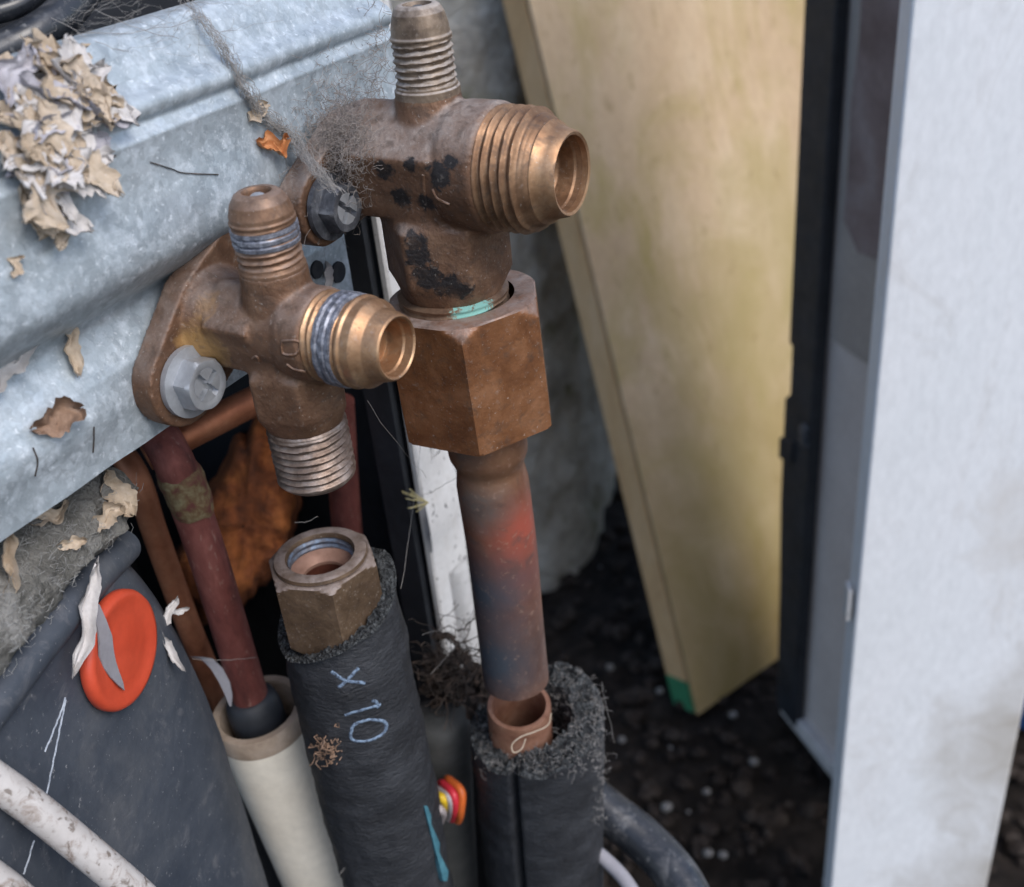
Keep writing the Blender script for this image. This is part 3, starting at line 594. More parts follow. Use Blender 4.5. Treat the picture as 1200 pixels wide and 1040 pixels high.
# --- flare nuts and copper tube
def nut(o, ax, H_, af, bore, ref, m, org, label, chamfer_both=True, rim=None, spots=()):
    t_ = thing('flare_nut', label, 'nut', org)
    seg = 144; c = af/2
    prof = [(0, bore), (0, c*.985)] + [(z*H_, c*1.02+(1.16-1.02)*c*min(1, z/.10)) for z in (.01, .03, .05, .07, .10)] + [(z*H_, c*1.2) for z in (.3, .5, .7, .88)] + [(z*H_, c*1.2-(z-.9)/.1*c*(.2 if chamfer_both else .05)) for z in (.9, .93, .96, .985)] + [(H_, c*(.97 if chamfer_both else 1.13)), (H_, bore)]
    V, Fs = revolve(o, ax, prof, seg, lambda i, z, r, g: (z, r if i in (0, 1, len(prof)-1) else min(r, hexr(af, g))), ref=ref)
    V, Fs = V[:-2], [f for f in Fs if max(f) < len(V)-2]
    b_ = link('hexagon', V, Fs, m, t_, smooth=22); return t_
def large_nut():
    a = P(541, 347, .2168); b = P(563, 487, .2305); ax = b-a; L_ = np.linalg.norm(ax); ax /= L_
    mat('nut_large', [(.13, .05, .02), (.235, .10, .042), (.33, .16, .08)], 120, .5, (.46, .62), .4, 900, .0003, dust=((.27, .235, .22), 1.0), speck=[(900, .62, .74, (.34, .30, .265), .30), (380, .54, .70, (.05, .03, .02), .6), (1900, .67, .72, (.46, .43, .39), .45)],
        spots=[(P(545, 424, .212)-b, .0022, BK, .5, 0, (700, 1.)), (P(611, 362, .215)-b, .0030, (.16, .36, .34), .8, 0, (700, 1.1))])
    t_ = nut(a, ax, L_, .0290, .0104, P(539, 400, .2)-(a+b)/2, 'nut_large', b, 'large brown hexagonal flare nut screwed onto the outlet of the large valve', False)
    return a, b, ax
na, nb, nax = large_nut()
def big_pipe():
    pts = [P(566, 474, .2290), P(571, 520, .2325), P(578, 570, .2382), P(588, 640, .2465), P(597, 725, .2570), P(605, 796, .2655)]
    path = spline(pts, 10); org = path[-1]
    mat('copper_pipe', [(.17, .075, .045), (.27, .13, .08), (.36, .20, .135)], 110, .7, (.38, .58), .25, 800, .00015,
        speck=[(260, .55, .72, (.05, .045, .045), .5), (700, .6, .7, (.3, .2, .15), .4)],
        spots=[(P(618, 660, .242)-org, .022, (.20, .075, .055), .5, .5, (130, .8, 1., .1)), (P(614, 622, .237)-org, .0105, (.30, .07, .045), .55, .35, (260, .9, 1., .15)), (P(563, 590, .234)-org, .0088, (.11, .098, .09), .6, .4, (260, 1., 1., .1)), (P(570, 535, .231)-org, .010, (.20, .115, .06), .55, .5, (160, .8, 1., .1)),
               (P(578, 775, .256)-org, .019, (.085, .10, .125), .42, .7, (90, .7, 1., .1)), (P(560, 700, .246)-org, .0165, (.07, .08, .10), .5, .7, (90, .7, 1., .1)), (P(545, 520, .226)-org, .007, (.06, .05, .045), .6, .4, (150, .8, .95, .1))])
    t_ = thing('copper_tube', 'heat blackened copper tube cut off below the large flare nut', 'tube', org)
    n = len(path)
    def rad(s):
        r = .0078
        if s < .235: r = .0084
        elif s < .30: r = .0084-(s-.235)/.065*.0013
        elif s < .38: r = .0071+(s-.30)/.08*.0007
        return r
    V, Fs = tube(path, rad, 64, caps=False)
    k = len(V); ax = path[-1]-path[-2]; ax /= np.linalg.norm(ax)
    for q in range(3):                                   # wall thickness and bore at the cut end
        for j in range(64):
            v = V[(n-1)*64+j]; V.append(path[-1]+(v-path[-1])*.86+ax*(-.0002, -.004, -.012)[q])
    for j in range(64): Fs.append(((n-1)*64+j, (n-1)*64+(j+1) % 64, k+(j+1) % 64, k+j))
    for q in range(2):
        for j in range(64): Fs.append((k+q*64+j, k+q*64+(j+1) % 64, k+(q+1)*64+(j+1) % 64, k+(q+1)*64+j))
    link('wall', V, Fs, 'copper_pipe', t_, smooth=50)
big_pipe()

def insulated(o, ax, length, ro, ri, top_rf, name_label, org, m='foam', slit=None, ref=None, ragged=.0012, body_wob=.0005, bulge=None):
    """closed foam sleeve: outer skin, ragged cut top, bore"""
    t_ = thing('pipe_insulation', name_label, 'insulation', org)
    seg = 200; prof = []
    nz_ = 70
    for i in range(nz_+1): prof.append((-length*(1-i/nz_), ro))
    ntop = 14
    def rf(i, z, r, g):
        s = slit(g) if slit else 0
        p = np.array([math.cos(g)*r, math.sin(g)*r, z])
        if bulge: r = bulge(z, r, g)
        return z + (top_rf(g)*max(0, 1+z/.02) if z > -.02 else 0), r - s + body_wob*nz(p, 160) + body_wob*.6*nz(p, 420)
    V, Fs = revolve(o, ax, prof, seg, rf, ref=ref); V, Fs = V[:-2], [f for f in Fs if max(f) < len(V)-2]
    skin = link('skin', V, Fs, m, t_, smooth=60)
    def rf2(i, z, r, g):
        s = slit(g) if slit else 0; p = np.array([math.cos(g)*r, math.sin(g)*r, z]); k = i/ntop
        zz_ = z+top_rf(g)
        if 0 < i <= ntop: zz_ += ragged*(nz(p, 500)+.8*nz(p, 1100, 3))*(1 if i > 1 else .4)+.0004
        rr = r-s*(1-k) + (body_wob*nz(np.array([math.cos(g)*ro, math.sin(g)*ro, 0]), 160) if i < 2 else .0004*nz(p, 600))
        return zz_, rr
    prof2 = [(0, ro-(ro-ri)*i/ntop) for i in range(ntop+1)]+[(-.004, ri), (-.02, ri), (-.05, ri)]
    V, Fs = revolve(o, ax, prof2, seg, rf2, ref=ref); V, Fs = V[:-2], [f for f in Fs if max(f) < len(V)-2]
    cut = link('cut_end', V, Fs, 'foam_cut', t_, smooth=60)
    return t_, skin, cut

def small_line():
    ntop = P(376, 654, .2345); base = P(463, 1040, .2895); ax = ntop-base; ax /= np.linalg.norm(ax)
    org = ntop-ax*.2
    mat('nut_small', [(.065, .040, .024), (.125, .080, .048), (.20, .135, .085)], 130, .45, (.5, .66), .45, 1000, .00035, dust=((.27, .225, .21), 1.0), speck=[(900, .62, .74, (.34, .30, .265), .30), (380, .54, .70, (.05, .03, .02), .6), (1900, .67, .72, (.46, .43, .39), .45)])
    H_ = .0182; nb_ = ntop-ax*H_
    t_ = nut(nb_, ax, H_, .0212, .0072, P(382, 640, .2)-ntop, 'nut_small', nb_, 'small open brass flare nut lying loose in the end of the foam insulation')
    # round top collar, bore threads and flared tube inside
    V, Fs = revolve(ntop, ax, [(-.0006, .0092), (.0003, .0100), (.0010, .0098), (.0013, .0092), (.0012, .0074), (.0004, .0071), (-.009, .0071)], 96); V, Fs = V[:-2], [f for f in Fs if max(f) < len(V)-2]
    link('collar', V, Fs, 'nut_small', t_, smooth=40)
    V, Fs = revolve(ntop, ax, dense([(-.0034, .0071), (.0002, .0071)], .00014), 96, lambda i, z, r, g: (z, r-.00045*abs(2*((z/.00141-g/6.283) % 1)-1))); V, Fs = V[:-2], [f for f in Fs if max(f) < len(V)-2]
    link('inner_thread', V, Fs, 'blue_thread', t_, smooth=60)
    tb = thing('flared_tube', 'flared copper tube end seated inside the small flare nut', 'tube', org)
    V, Fs = revolve(ntop, ax, [(-.19, .0048), (-.020, .0048), (-.0085, .0054), (-.0030, .0069), (-.0024, .0070), (-.0025, .0067), (-.0040, .0050), (-.0044, .0046), (-.006, .0045), (-.05, .0045)], 64); V, Fs = V[:-2], [f for f in Fs if max(f) < len(V)-2]
    link('wall', V, Fs, 'copper_bright', tb, smooth=40)
    V, Fs = revolve(ntop, ax, [(-.0198, .00445), (-.0050, .00445)], 48); V, Fs = V[:-2], [f for f in Fs if max(f) < len(V)-2]; link('bore_shade_liner', V, Fs, 'copper_bore_shade', tb)  # added darker liner that paints the shade down the bore
    V, Fs = revolve(ntop-ax*.02, ax, [(0, .0001), (0, .0046)], 32); link('bore', V, Fs, 'copper_bore_shade', tb, smooth=0)
    # foam sleeve, rim higher on the far right side
    o = ntop-ax*.0128+(P(382, 654, .2345)-ntop)*1.0
    def top(g): return .0062*math.cos(g-.25)+.0008*math.sin(3*g+1)+.0010*noise.noise(Vector((math.cos(g)*2.5, math.sin(g)*2.5, 3)))
    ref = RR+.35*np.array([0, 1, 0])
    def bul(z, r, g): return r*(1+.02*math.sin(z*90)) - (.0012+.0012*max(0, math.cos(g+1.6)))*max(0, 1+z/.012)+.0003*noise.noise(Vector((math.cos(g)*3, math.sin(g)*3, z*900)))
    t2, skin, cut = insulated(o, ax, .17, .0139, .0104, top, 'black foam pipe insulation with blue X10 pencil marking around the small flare nut', org, ref=ref, bulge=bul, ragged=.0013, body_wob=.00055)
    tr = bvh(skin)
    for pl in ([(388, 787), (404, 797), (428, 801)], [(420, 783), (409, 795), (397, 806)], [(404, 838), (425, 832), (446, 826)], [(436, 821), (441, 823), (443, 829)],
               [(411, 859), (416, 849), (432, 844), (448, 845), (453, 851), (449, 860), (436, 867), (420, 869), (412, 866), (411, 859)]):
        V, Fs = stroke(tr, pl, .00046, -.00022, 8, 8, .35)
        if V: link('pencil_mark', V, Fs, 'blue_pencil', t2, smooth=60)
    # peeling teal tape on the right side
    rows = []
    for k in range(9):
        y = 945+k*11; row = []
        for x in (-7, 0, 7): row.append(P(497+(y-945)*.26+x*(.5+k*.06)*(1+.4*math.sin(k*2.1)), y, .262+(y-945)*.00018+.002*abs(x)/7))
        rows.append(row)
    V, Fs = grid_patch(rows, .0004, -fw); link('tape', V, Fs, 'tape_teal', t2, smooth=60)
    return skin
mat('blue_thread', [(.10, .085, .08), (.16, .18, .22), (.24, .33, .45)], 400, .6, (.4, .6), .3, 1200, .0001)
sm_skin = small_line()

def big_line():
    ctop = P(628, 842, .282); ax = np.array(P(622, 842, .282)-P(640, 1040, .322)); ax = P(626, 842, .281)-P(637, 1045, .330); ax /= np.linalg.norm(ax)
    org = ctop-ax*.2
    def slit(g):
        q = abs((g-4.36+math.pi) % (2*math.pi)-math.pi); return .0040*math.exp(-(q/.045)**2)
    def top(g): return .0030*math.cos(g-.5)+.0016*noise.noise(Vector((math.cos(g)*2, math.sin(g)*2, 8)))+.0012*noise.noise(Vector((math.cos(g)*6, math.sin(g)*6, 2)))-(.006*math.exp(-(((g-2.4+math.pi) % (2*math.pi)-math.pi)/.5)**2))
    t2, skin, cut = insulated(ctop, ax, .16, .0172, .0092, top, 'slit black foam pipe insulation with ragged grey cut end below the large tube', org, slit=slit, ref=RR, ragged=.0020, body_wob=.0004)
    tb = thing('copper_tube', 'open cut copper tube stub standing inside the slit foam insulation', 'tube', org)
    a2 = P(608, 826, .2760)
    V, Fs = revolve(a2, ax, [(-.15, .0080), (-.0004, .0080), (0, .0078), (0, .0068), (-.0006, .0066), (-.03, .0066), (-.06, .0066)], 72); V, Fs = V[:-2], [f for f in Fs if max(f) < len(V)-2]
    link('wall', V, Fs, 'copper_stub', tb, smooth=40)
    V, Fs = revolve(a2-ax*.03, ax, [(0, .0001), (0, .0066)], 32); link('bore', V, Fs, 'copper_bore_shade', tb, smooth=0)
    return skin, cut
mat('copper_stub', [(.20, .085, .055), (.31, .155, .10), (.40, .23, .16)], 160, .55, (.45, .6), .3, 900, .0001)
bg_skin, bg_cut = big_line()

# ------------------------------------------------------------------ pipes inside the unit, pvc sleeve
def inner_pipes():
    q = P(300, 838, .275)
    t_ = thing('suction_pipe', 'dark red copper elbow pipe running down into the cream plastic sleeve', 'pipe', q-zz*.03)
    path = spline([P(150, 470, .262), P(180, 502, .240), P(203, 540, .2365), P(222, 590, .243), P(246, 660, .251), P(278, 765, .265), q, q-zz*.03], 8)
    V, Fs = tube(path, .0043, 28); link('pipe_run', V, Fs, 'copper_red', t_)
    k = path[18]; ax = path[19]-path[17]; 
    V, Fs = revolve(P(218, 575, .2405), ax, [(-.006, .0042), (-.005, .0047), (-.003, .0049), (-.001, .0047), (.002, .0048), (.004, .0047), (.006, .0042)], 48, lambda i, z, r, g: (z+.0012*noise.noise(Vector((math.cos(g)*1.5, math.sin(g)*1.5, i*.3))), r+.00025*noise.noise(Vector((math.cos(g)*3, math.sin(g)*3, i*1.7))))); link('solder_joint', V, Fs, 'solder', t_)
    V, Fs = revolve(P(298, 830, .2742), ax, [(-.0045, .0044), (-.0042, .0052), (-.0030, .0061), (-.001, .0066), (.003, .0067), (.007, .0066)], 28); link('grommet', V, Fs, 'black_rubber', t_)
    t_ = thing('thin_pipe', 'thin orange brown copper pipe running down beside the rubber jacket', 'pipe', P(255, 800, .29))
    V, Fs = tube(spline([P(120, 505, .262), P(158, 555, .256), P(180, 620, .262), P(205, 690, .272), P(228, 750, .28), P(262, 830, .295)], 8), .0030, 24); link('pipe_run', V, Fs, 'copper_dull', t_)
    t_ = thing('cross_pipe', 'copper pipe running sideways behind the small valve', 'pipe', P(260, 490, .245))
    V, Fs = tube(spline([P(170, 535, .240), P(215, 512, .243), P(262, 488, .247), P(312, 462, .254), P(360, 430, .262)], 8), .0034, 24); link('pipe_run', V, Fs, 'copper_dull', t_)
    t_ = thing('rear_pipe', 'dim brown pipe deep behind the open valve outlet', 'pipe', P(412, 640, .31))
    V, Fs = tube(spline([P(396, 470, .285), P(405, 600, .305), P(420, 760, .335)], 8), .0042, 24); link('pipe_run', V, Fs, 'copper_red', t_)
    V0 = P(300, 828, .2745); ax = V0-P(388, 1040, .314); ax /= np.linalg.norm(ax); V0 = P(302, 832, .2745)
    t_ = thing('plastic_sleeve', 'cream plastic pipe sleeve with dirty open end between jacket and foam insulation', 'pipe', V0-ax*.12)
    V, Fs = revolve(V0, ax, [(-.15, .0118), (-.0050, .0118)], 64); V, Fs = V[:-2], [f for f in Fs if max(f) < len(V)-2]; link('wall', V, Fs, 'pvc', t_)
    V, Fs = revolve(V0, ax, [(-.0050, .0118), (-.0002, .0117), (.0003, .0114), (.0002, .0096), (-.001, .0092), (-.04, .0092)], 64); V, Fs = V[:-2], [f for f in Fs if max(f) < len(V)-2]; link('rim', V, Fs, 'pvc_rim', t_)
    V, Fs = revolve(V0-ax*.012, ax, [(0, .0001), (0, .0093)], 32); link('inside', V, Fs, 'black_rubber', t_, smooth=0)  # black disc stands in for the shade down the sleeve
    # torn grey strip hanging into the sleeve
    rows = [[P(x-w_, y, .262+.0008*i) for w_ in (-7, 0, 7)] for i, (x, y, w_) in enumerate([(228, 770, 1), (242, 772, 1), (254, 784, 1), (263, 800, 1), (268, 815, 1), (270, 828, 1)])]
    rows = [[r[0]+(r[2]-r[0])*(.5-.5*f), r[1], r[0]+(r[2]-r[0])*(.5+.5*f)] for r, f in zip(rows, (.9, 1, 1, .9, .6, .15))]
    V, Fs = grid_patch(rows, .0004, -fw); o = link('torn_strip', V, Fs, 'grey_paper', smooth=60); tag(o, 'torn pale strip hanging at the mouth of the cream plastic sleeve', 'strip')
mat('solder', [(.38, (.14, .045, .038)), (.5, (.17, .11, .055)), (.66, (.27, .23, .13))], 380, .4, (.6, .8), .5, 700, .0004)
inner_pipes()

# ------------------------------------------------------------------ compressor jacket with felt and orange button
def jacket():
    dj = np.array([math.cos(math.radians(15)), -math.sin(math.radians(15)), 0]); kj = dj@PN(140, 740, dd, KS-.008)
    R_ = spline([np.array([152, 642, 0.]), np.array([184, 678, 0.]), np.array([214, 722, 0.]), np.array([243, 775, 0.]), np.array([272, 850, 0.]), np.array([298, 930, 0.]), np.array([330, 1040, 0.]), np.array([352, 1120, 0.])], 5)
    n = len(R_); rows = []
    for i, q in enumerate(R_):
        v = i/(n-1); l = np.array([-70, 945+v*260, 0.]); row = []
        for j in range(29):
            s = j/28; px = l+(q-l)*s; p = PN(px[0], px[1], dj, kj)
            e = max(0, (s-.88)/.12); p = p-dj*(.004*e**2)+dj*(.0006*nz(p, 45)+.0002*nz(p, 160))
            row.append(p)
        rows.append(row)
    t_ = thing('compressor_jacket', 'dark blue grey rubber compressor jacket with felt lining showing along its top', 'jacket', rows[-1][10])
    V, Fs = grid_patch(rows, .003, dj); sk = link('rubber_sheet', V, Fs, 'jacket', t_, smooth=60)
    V, Fs = tube(spline([PN(-70, 902, dj, kj-.0012), PN(-12, 828, dj, kj-.0012), PN(46, 752, dj, kj-.0012), PN(98, 688, dj, kj-.0016), PN(144, 640, dj, kj-.004)], 8), .0036, 20); link('rolled_edge', V, Fs, 'jacket', t_)
    top = [(-70, 640), (0, 602), (60, 582), (128, 548), (163, 572)]; bot = [(-70, 888), (0, 796), (45, 738), (96, 670), (146, 622)]
    rows = []; T_ = spline([np.array([*q, 0.]) for q in top], 12); B_ = spline([np.array([*q, 0.]) for q in bot], 12)
    for i in range(44):
        s = i/43; row = []
        for a, b in zip(T_, B_):
            px = a+(b-a)*s; p1 = PN(px[0], px[1], dj, kj+.0025-(.004*max(0, (s-.93)/.07))); p0 = PN(px[0], px[1], dd, KS-.012); k_ = math.sin(min(1, s*1.15)*math.pi/2); p = p0+(p1-p0)*k_
            row.append(p+dd*(.0012*nz(p, 180)+.0010*nz(p, 500, 4)))
        rows.append(row)
    V, Fs = grid_patch(rows, .002, dd); fe = link('felt_lining', V, Fs, 'felt', t_, smooth=60); fe['label'] = 'grey matted felt lining dusted with fibres'
    tr = bvh(fe); R2 = random.Random(12); g = G()
    for _ in range(900):
        x, y = R2.uniform(0, 165), R2.uniform(560, 845); h, nn = hit(tr, x, y)
        if h is None: continue
        a = R2.uniform(0, 6.28); L_ = R2.uniform(.0005, .0024); e1 = tt*math.cos(a)+zz*math.sin(a); b = h+nn*R2.uniform(.0002, .001)
        g.add(*tube([b, b+e1*L_*.5+nn*R2.uniform(0, .001), b+e1*L_+tt*R2.uniform(-.001, .001)], R2.uniform(.00002, .00005), 4))
    o = link('felt_fibres', g.v, g.f, 'felt_fibre', t_, smooth=0); o['kind'] = 'stuff'
    tr = bvh(sk)
    for pl in ([(77, 818), (70, 838), (62, 858), (53, 881)], [(77, 820), (71, 850), (65, 880), (58, 915), (50, 950)], [(40, 985), (34, 1005), (28, 1025)]):
        V, Fs = stroke(tr, pl, .00026, -.0001, 6, 6, .5)
        if V: link('chalk_line', V, Fs, 'chalk', t_)
    # orange push rivet
    h, nn = hit(tr, 132, 761); e = inC(0, 0, 1, .25)
    bt = thing('plastic_button', 'oval orange plastic push button fixed to the dark rubber jacket', 'button', h)
    V, Fs = revolve(h, dj, [(0, .0104), (.0008, .0112), (.0020, .0112), (.0028, .0107), (.0030, .0098), (.0026, .0088), (.0027, .0060), (.0029, .003), (.0030, .0001)], 64); bb = link('cap', V, Fs, 'orange', bt, smooth=60)
    tr2 = bvh(bb); g = G(); rows = []
    for i, (x, y, w_) in enumerate([(107, 708, 6), (113, 724, 8), (118, 742, 9), (121, 758, 10), (125, 772, 11), (130, 785, 11), (134, 796, 9), (138, 806, 4)]):
        row = []
        for k in (-1, 0, 1):
            a, b = hit(tr2, x+k*w_*(.8+.1*rnd.random()), y+k*3); 
            if a is None: a = PN(x+k*w_, y, dj, dj@h+.0018)
            row.append(a+dj*(.0006+.0004*math.sin(i)))
        rows.append(row)
    V, Fs = grid_patch(rows, .0003, dj); o = link('torn_paper', V, Fs, 'grey_paper', smooth=60); tag(o, 'torn grey paper sliver lying across the orange button', 'paper')
    return sk, fe
mat('felt_fibre', [(.20, .20, .195), (.36, .36, .35)], 300, 0, (.8, 1), .1)
jk, felt_o = jacket()

# ------------------------------------------------------------------ cables, hoses
def cables():
    t_ = thing('white_cable', 'thick dirty white cable crossing in front of the rubber jacket', 'cable', P(80, 985, .178))
    V, Fs = tube(spline([P(-60, 878, .170), P(20, 933, .176), P(80, 980, .181), P(165, 1052, .190), P(220, 1110, .198)], 8), .0028, 24); link('sheath', V, Fs, 'white_cable', t_)
    t_ = thing('white_cable', 'speckled white cable below the thick white cable', 'cable', P(0, 1035, .17))
    V, Fs = tube(spline([P(-80, 985, .168), P(-10, 1028, .174), P(40, 1068, .180), P(80, 1105, .186)], 8), .0026, 24); link('sheath', V, Fs, 'white_cable', t_)
    t_ = thing('black_cable', 'black cable lying across the top of the galvanised plate', 'cable', P(30, 40, .168))
    V, Fs = tube(spline([P(-60, 92, .170), P(0, 62, .172), P(40, 42, .174), P(75, 16, .178), P(120, -40, .186)], 8), .0030, 20); link('sheath', V, Fs, 'black_cable', t_)
    t_ = thing('black_cable', 'thin black cable behind the thicker cable in the dark corner', 'cable', P(10, 10, .178))
    V, Fs = tube(spline([P(-60, 20, .178), P(0, 14, .18), P(40, -4, .183), P(80, -40, .19)], 8), .0018, 16); link('sheath', V, Fs, 'black_cable', t_)
    t_ = thing('black_hose', 'glossy black plastic hose curving out beside the slit foam insulation', 'hose', P(760, 1000, .33))
    V, Fs = tube(spline([P(660, 905, .335), P(705, 945, .330), P(755, 985, .325), P(795, 1030, .318), P(825, 1090, .31)], 8), .0065, 28); link('sheath', V, Fs, 'black_cable', t_)
    t_ = thing('pale_cable', 'dull grey cable below the glossy black hose', 'cable', P(720, 1030, .31))
    V, Fs = tube(spline([P(680, 985, .312), P(710, 1008, .310), P(735, 1035, .306), P(760, 1080, .30)], 8), .0020, 20); link('sheath', V, Fs, 'grey_paper', t_)
    # grey rubber gland between the two sleeves and coloured wires
    c = P(515, 838, .300); ax = c-P(530, 1040, .345); ax /= np.linalg.norm(ax)
    t_ = thing('grey_conduit', 'grey plastic conduit end between the two foam insulated pipes', 'conduit', c-ax*.1)
    V, Fs = revolve(c, ax, [(-.12, .0078), (-.004, .0082), (-.001, .0076), (.0004, .006), (.0006, .0001)], 40); link('shell', V, Fs, 'grey_plastic', t_)
    t_ = thing('wire_bundle', 'yellow, red and orange wires poking out between the foam insulated pipes', 'wires', P(525, 960, .30))
    for nm, p0, p1, p2, r, m in (('orange_wire', (528, 915), (541, 928), (540, 952), .0011, 'wire_orange2'), ('red_wire', (521, 920), (532, 932), (533, 950), .0011, 'wire_red'), ('grey_wire', (515, 926), (526, 935), (529, 950), .0009, 'wire_greywire'), ('yellow_wire', (508, 932), (518, 935), (523, 944), .0012, 'wire_yellow'), ('bare_wire', (508, 941), (513, 947), (519, 953), .0011, 'wire_greywire')):
        V, Fs = tube(spline([P(p0[0]-4, p0[1]-2, .297), P(*p0, .294), P(*p1, .290), P(*p2, .293), P(p2[0]-3, p2[1]+10, .30)], 6), r, 14); link(nm, V, Fs, m, t_)
cables()

# ------------------------------------------------------------------ debris: papery flakes, leaves, cobwebs
def flake(c, nrm, L_, W_, ang, curl, seed, m, lift=.0006, e1=None):
    R = random.Random(seed); u, v, a = frame(nrm)
    if e1 is None: e1 = u*math.cos(ang)+v*math.sin(ang)
    e1 = e1-a*(e1@a); e1 = e1/np.linalg.norm(e1); e2 = np.cross(a, e1); rows = []
    ni, nj = 18, 10
    for i in range(ni):
        s = i/(ni-1)*2-1; wd = W_*(math.sqrt(max(.02, 1-s*s))*(.75+.5*noise.noise(Vector((s*2.3, seed, 1))))+.12*noise.noise(Vector((s*7, seed, 5)))); off = W_*.5*noise.noise(Vector((s*1.4, seed, 9)))
        row = []
        for j in range(nj):
            q = j/(nj-1)*2-1; edge = 1+(.25*noise.noise(Vector((s*8, q*3, seed)))+.22*noise.noise(Vector((s*17, q*9, seed+7))))*max(abs(s), abs(q))
            h = lift+L_*.22*(noise.noise(Vector((s*1.7, q*1.5, seed+3)))*.6+.4)*curl+curl*L_*.25*q*q+W_*.12*noise.noise(Vector((s*5, q*5, seed)))+W_*.05*noise.noise(Vector((s*13, q*9, seed)))
            row.append(c+e1*(s*L_/2*edge)+e2*(q*wd/2*edge+off)+a*h)
        rows.append(row)
    return grid_patch(rows, .00025, a)
T_all = bvh(plate_o, felt_o, jk)
def debris():
    R = random.Random(21)
    # clump of papery fragments
    h0, n0 = hit(T_plate, 75, 150)
    cl = thing('nest_clump', 'clump of torn cream papery nest fragments stuck on the galvanised plate', 'debris', h0)
    spots = []
    for x, y, sx, sy, n_ in ((60, 82, 14, 12, 6), (42, 128, 26, 16, 12), (95, 125, 26, 16, 12), (70, 160, 34, 20, 16), (62, 200, 30, 18, 12), (45, 235, 18, 14, 7), (58, 262, 5, 9, 2), (15, 190, 10, 20, 5), (2, 92, 4, 6, 2)):
        for _ in range(n_): spots.append((R.gauss(x, sx*.55), R.gauss(y, sy*.55), R.uniform(.0045, .0115), R.uniform(.004, .009)))
    for i, (x, y, l, w_) in enumerate(spots):
        h, n = hit(T_plate, x, y)
        if h is None: h, n = P(x, y, .160), dd
        V, Fs = flake(h, dd+.5*zz+.5*np.array([R.uniform(-.6, .6), R.uniform(-.6, .6), R.uniform(-.6, .6)]), l, w_, R.uniform(0, 6.28), R.uniform(.1, .5), 30+i*1.37, '', .0005+.0035*R.random())
        link('flake', V, Fs, ('flake_white', 'flake_tan', 'flake_lilac', 'flake_tan', 'flake_tan')[i % 5], cl, smooth=60)
    items = [(80, 408, .0095, .0035, 1.9, .5, 'flake_tan', 'pale wood shaving lying on the galvanised plate above the brown leaf scrap', 'shaving'),
             (12, 428, .011, .0045, .9, .6, 'flake_white', 'white papery flake on the lower ridge of the galvanised plate', 'flake'),
             (64, 492, .0085, .0062, .4, .9, 'flake_brown', 'crumpled brown leaf scrap on the galvanised plate', 'leaf'),
             (18, 313, .0035, .002, 1.2, .5, 'flake_tan', 'tiny tan flake on the flat of the galvanised plate', 'flake'),
             (135, 580, .0095, .0062, 2.3, .7, 'flake_tan', 'tan flake caught at the lower edge of the galvanised plate', 'flake'),
             (122, 606, .0070, .0042, .5, .9, 'flake_tan', 'curled cream flake on the felt under the plate edge', 'flake'),
             (52, 603, .0080, .0035, .3, .6, 'flake_tan', 'flat tan flake on the felt below the galvanised edge', 'flake'),
             (82, 637, .0050, .0028, .2, .6, 'flake_tan', 'faint buff flake half sunk in the grey felt', 'flake'),
             (116, 655, .0100, .0036, 1.25, .5, 'flake_white', 'fluffy white fibre tuft on the felt above the orange button', 'tuft'),
             (92, 722, .0190, .0036, 1.30, .3, 'flake_white', 'long white papery shred beside the orange button', 'shred'),
             (6, 665, .012, .0028, 1.5, .8, 'flake_tan', 'curved tan shaving at the outer edge of the felt', 'shaving'),
             (193, 722, .0085, .0024, .9, .5, 'flake_white', 'white shred at the edge of the rubber jacket pointing at the thin pipe', 'shred'),
             (205, 717, .0055, .0018, .2, .5, 'flake_white', 'small forked white shred tip at the edge of the rubber jacket', 'shred'),
             (197, 762, .0105, .0020, 2.2, .4, 'flake_white', 'slim white shred hanging on the jacket edge below the forked shred', 'shred'),
             (316, 170, .0062, .0042, .3, .9, 'leaf_orange', 'small orange leaf scrap caught in cobweb on the galvanised plate', 'leaf'),
             (300, 132, .0050, .0035, .8, .6, 'flake_tan', 'pale buff flake caught in the cobweb above the orange leaf scrap', 'flake'),
             (381, 325, .0060, .0026, 1.5, .6, 'flake_white', 'white splinter stuck over the hole in the plate between the valves', 'splinter'),
             (186, 472, .0075, .0010, 2.4, .2, 'straw', 'yellow straw fragment at the lower lug of the small valve', 'straw')]
    tr = bvh(plate_o, felt_o, jk)
    for i, (x, y, l, w_, a, cu, m, lab, cat) in enumerate(items):
        h, n = hit(tr, x, y)
        if h is None: h, n = P(x, y, .235), -fw
        # angle measured in the picture, then laid onto the surface
        nn = dd*.7+zz*.2-fw*.35
        V, Fs = flake(h, nn, l, w_, a, cu, 100+i, m, .0035 if 'long white' in lab else .0004, RR*math.cos(a)+UU*math.sin(a)); o = link(cat if cat != 'leaf' else 'leaf_scrap', V, Fs, m, smooth=60); tag(o, lab, cat)
debris()
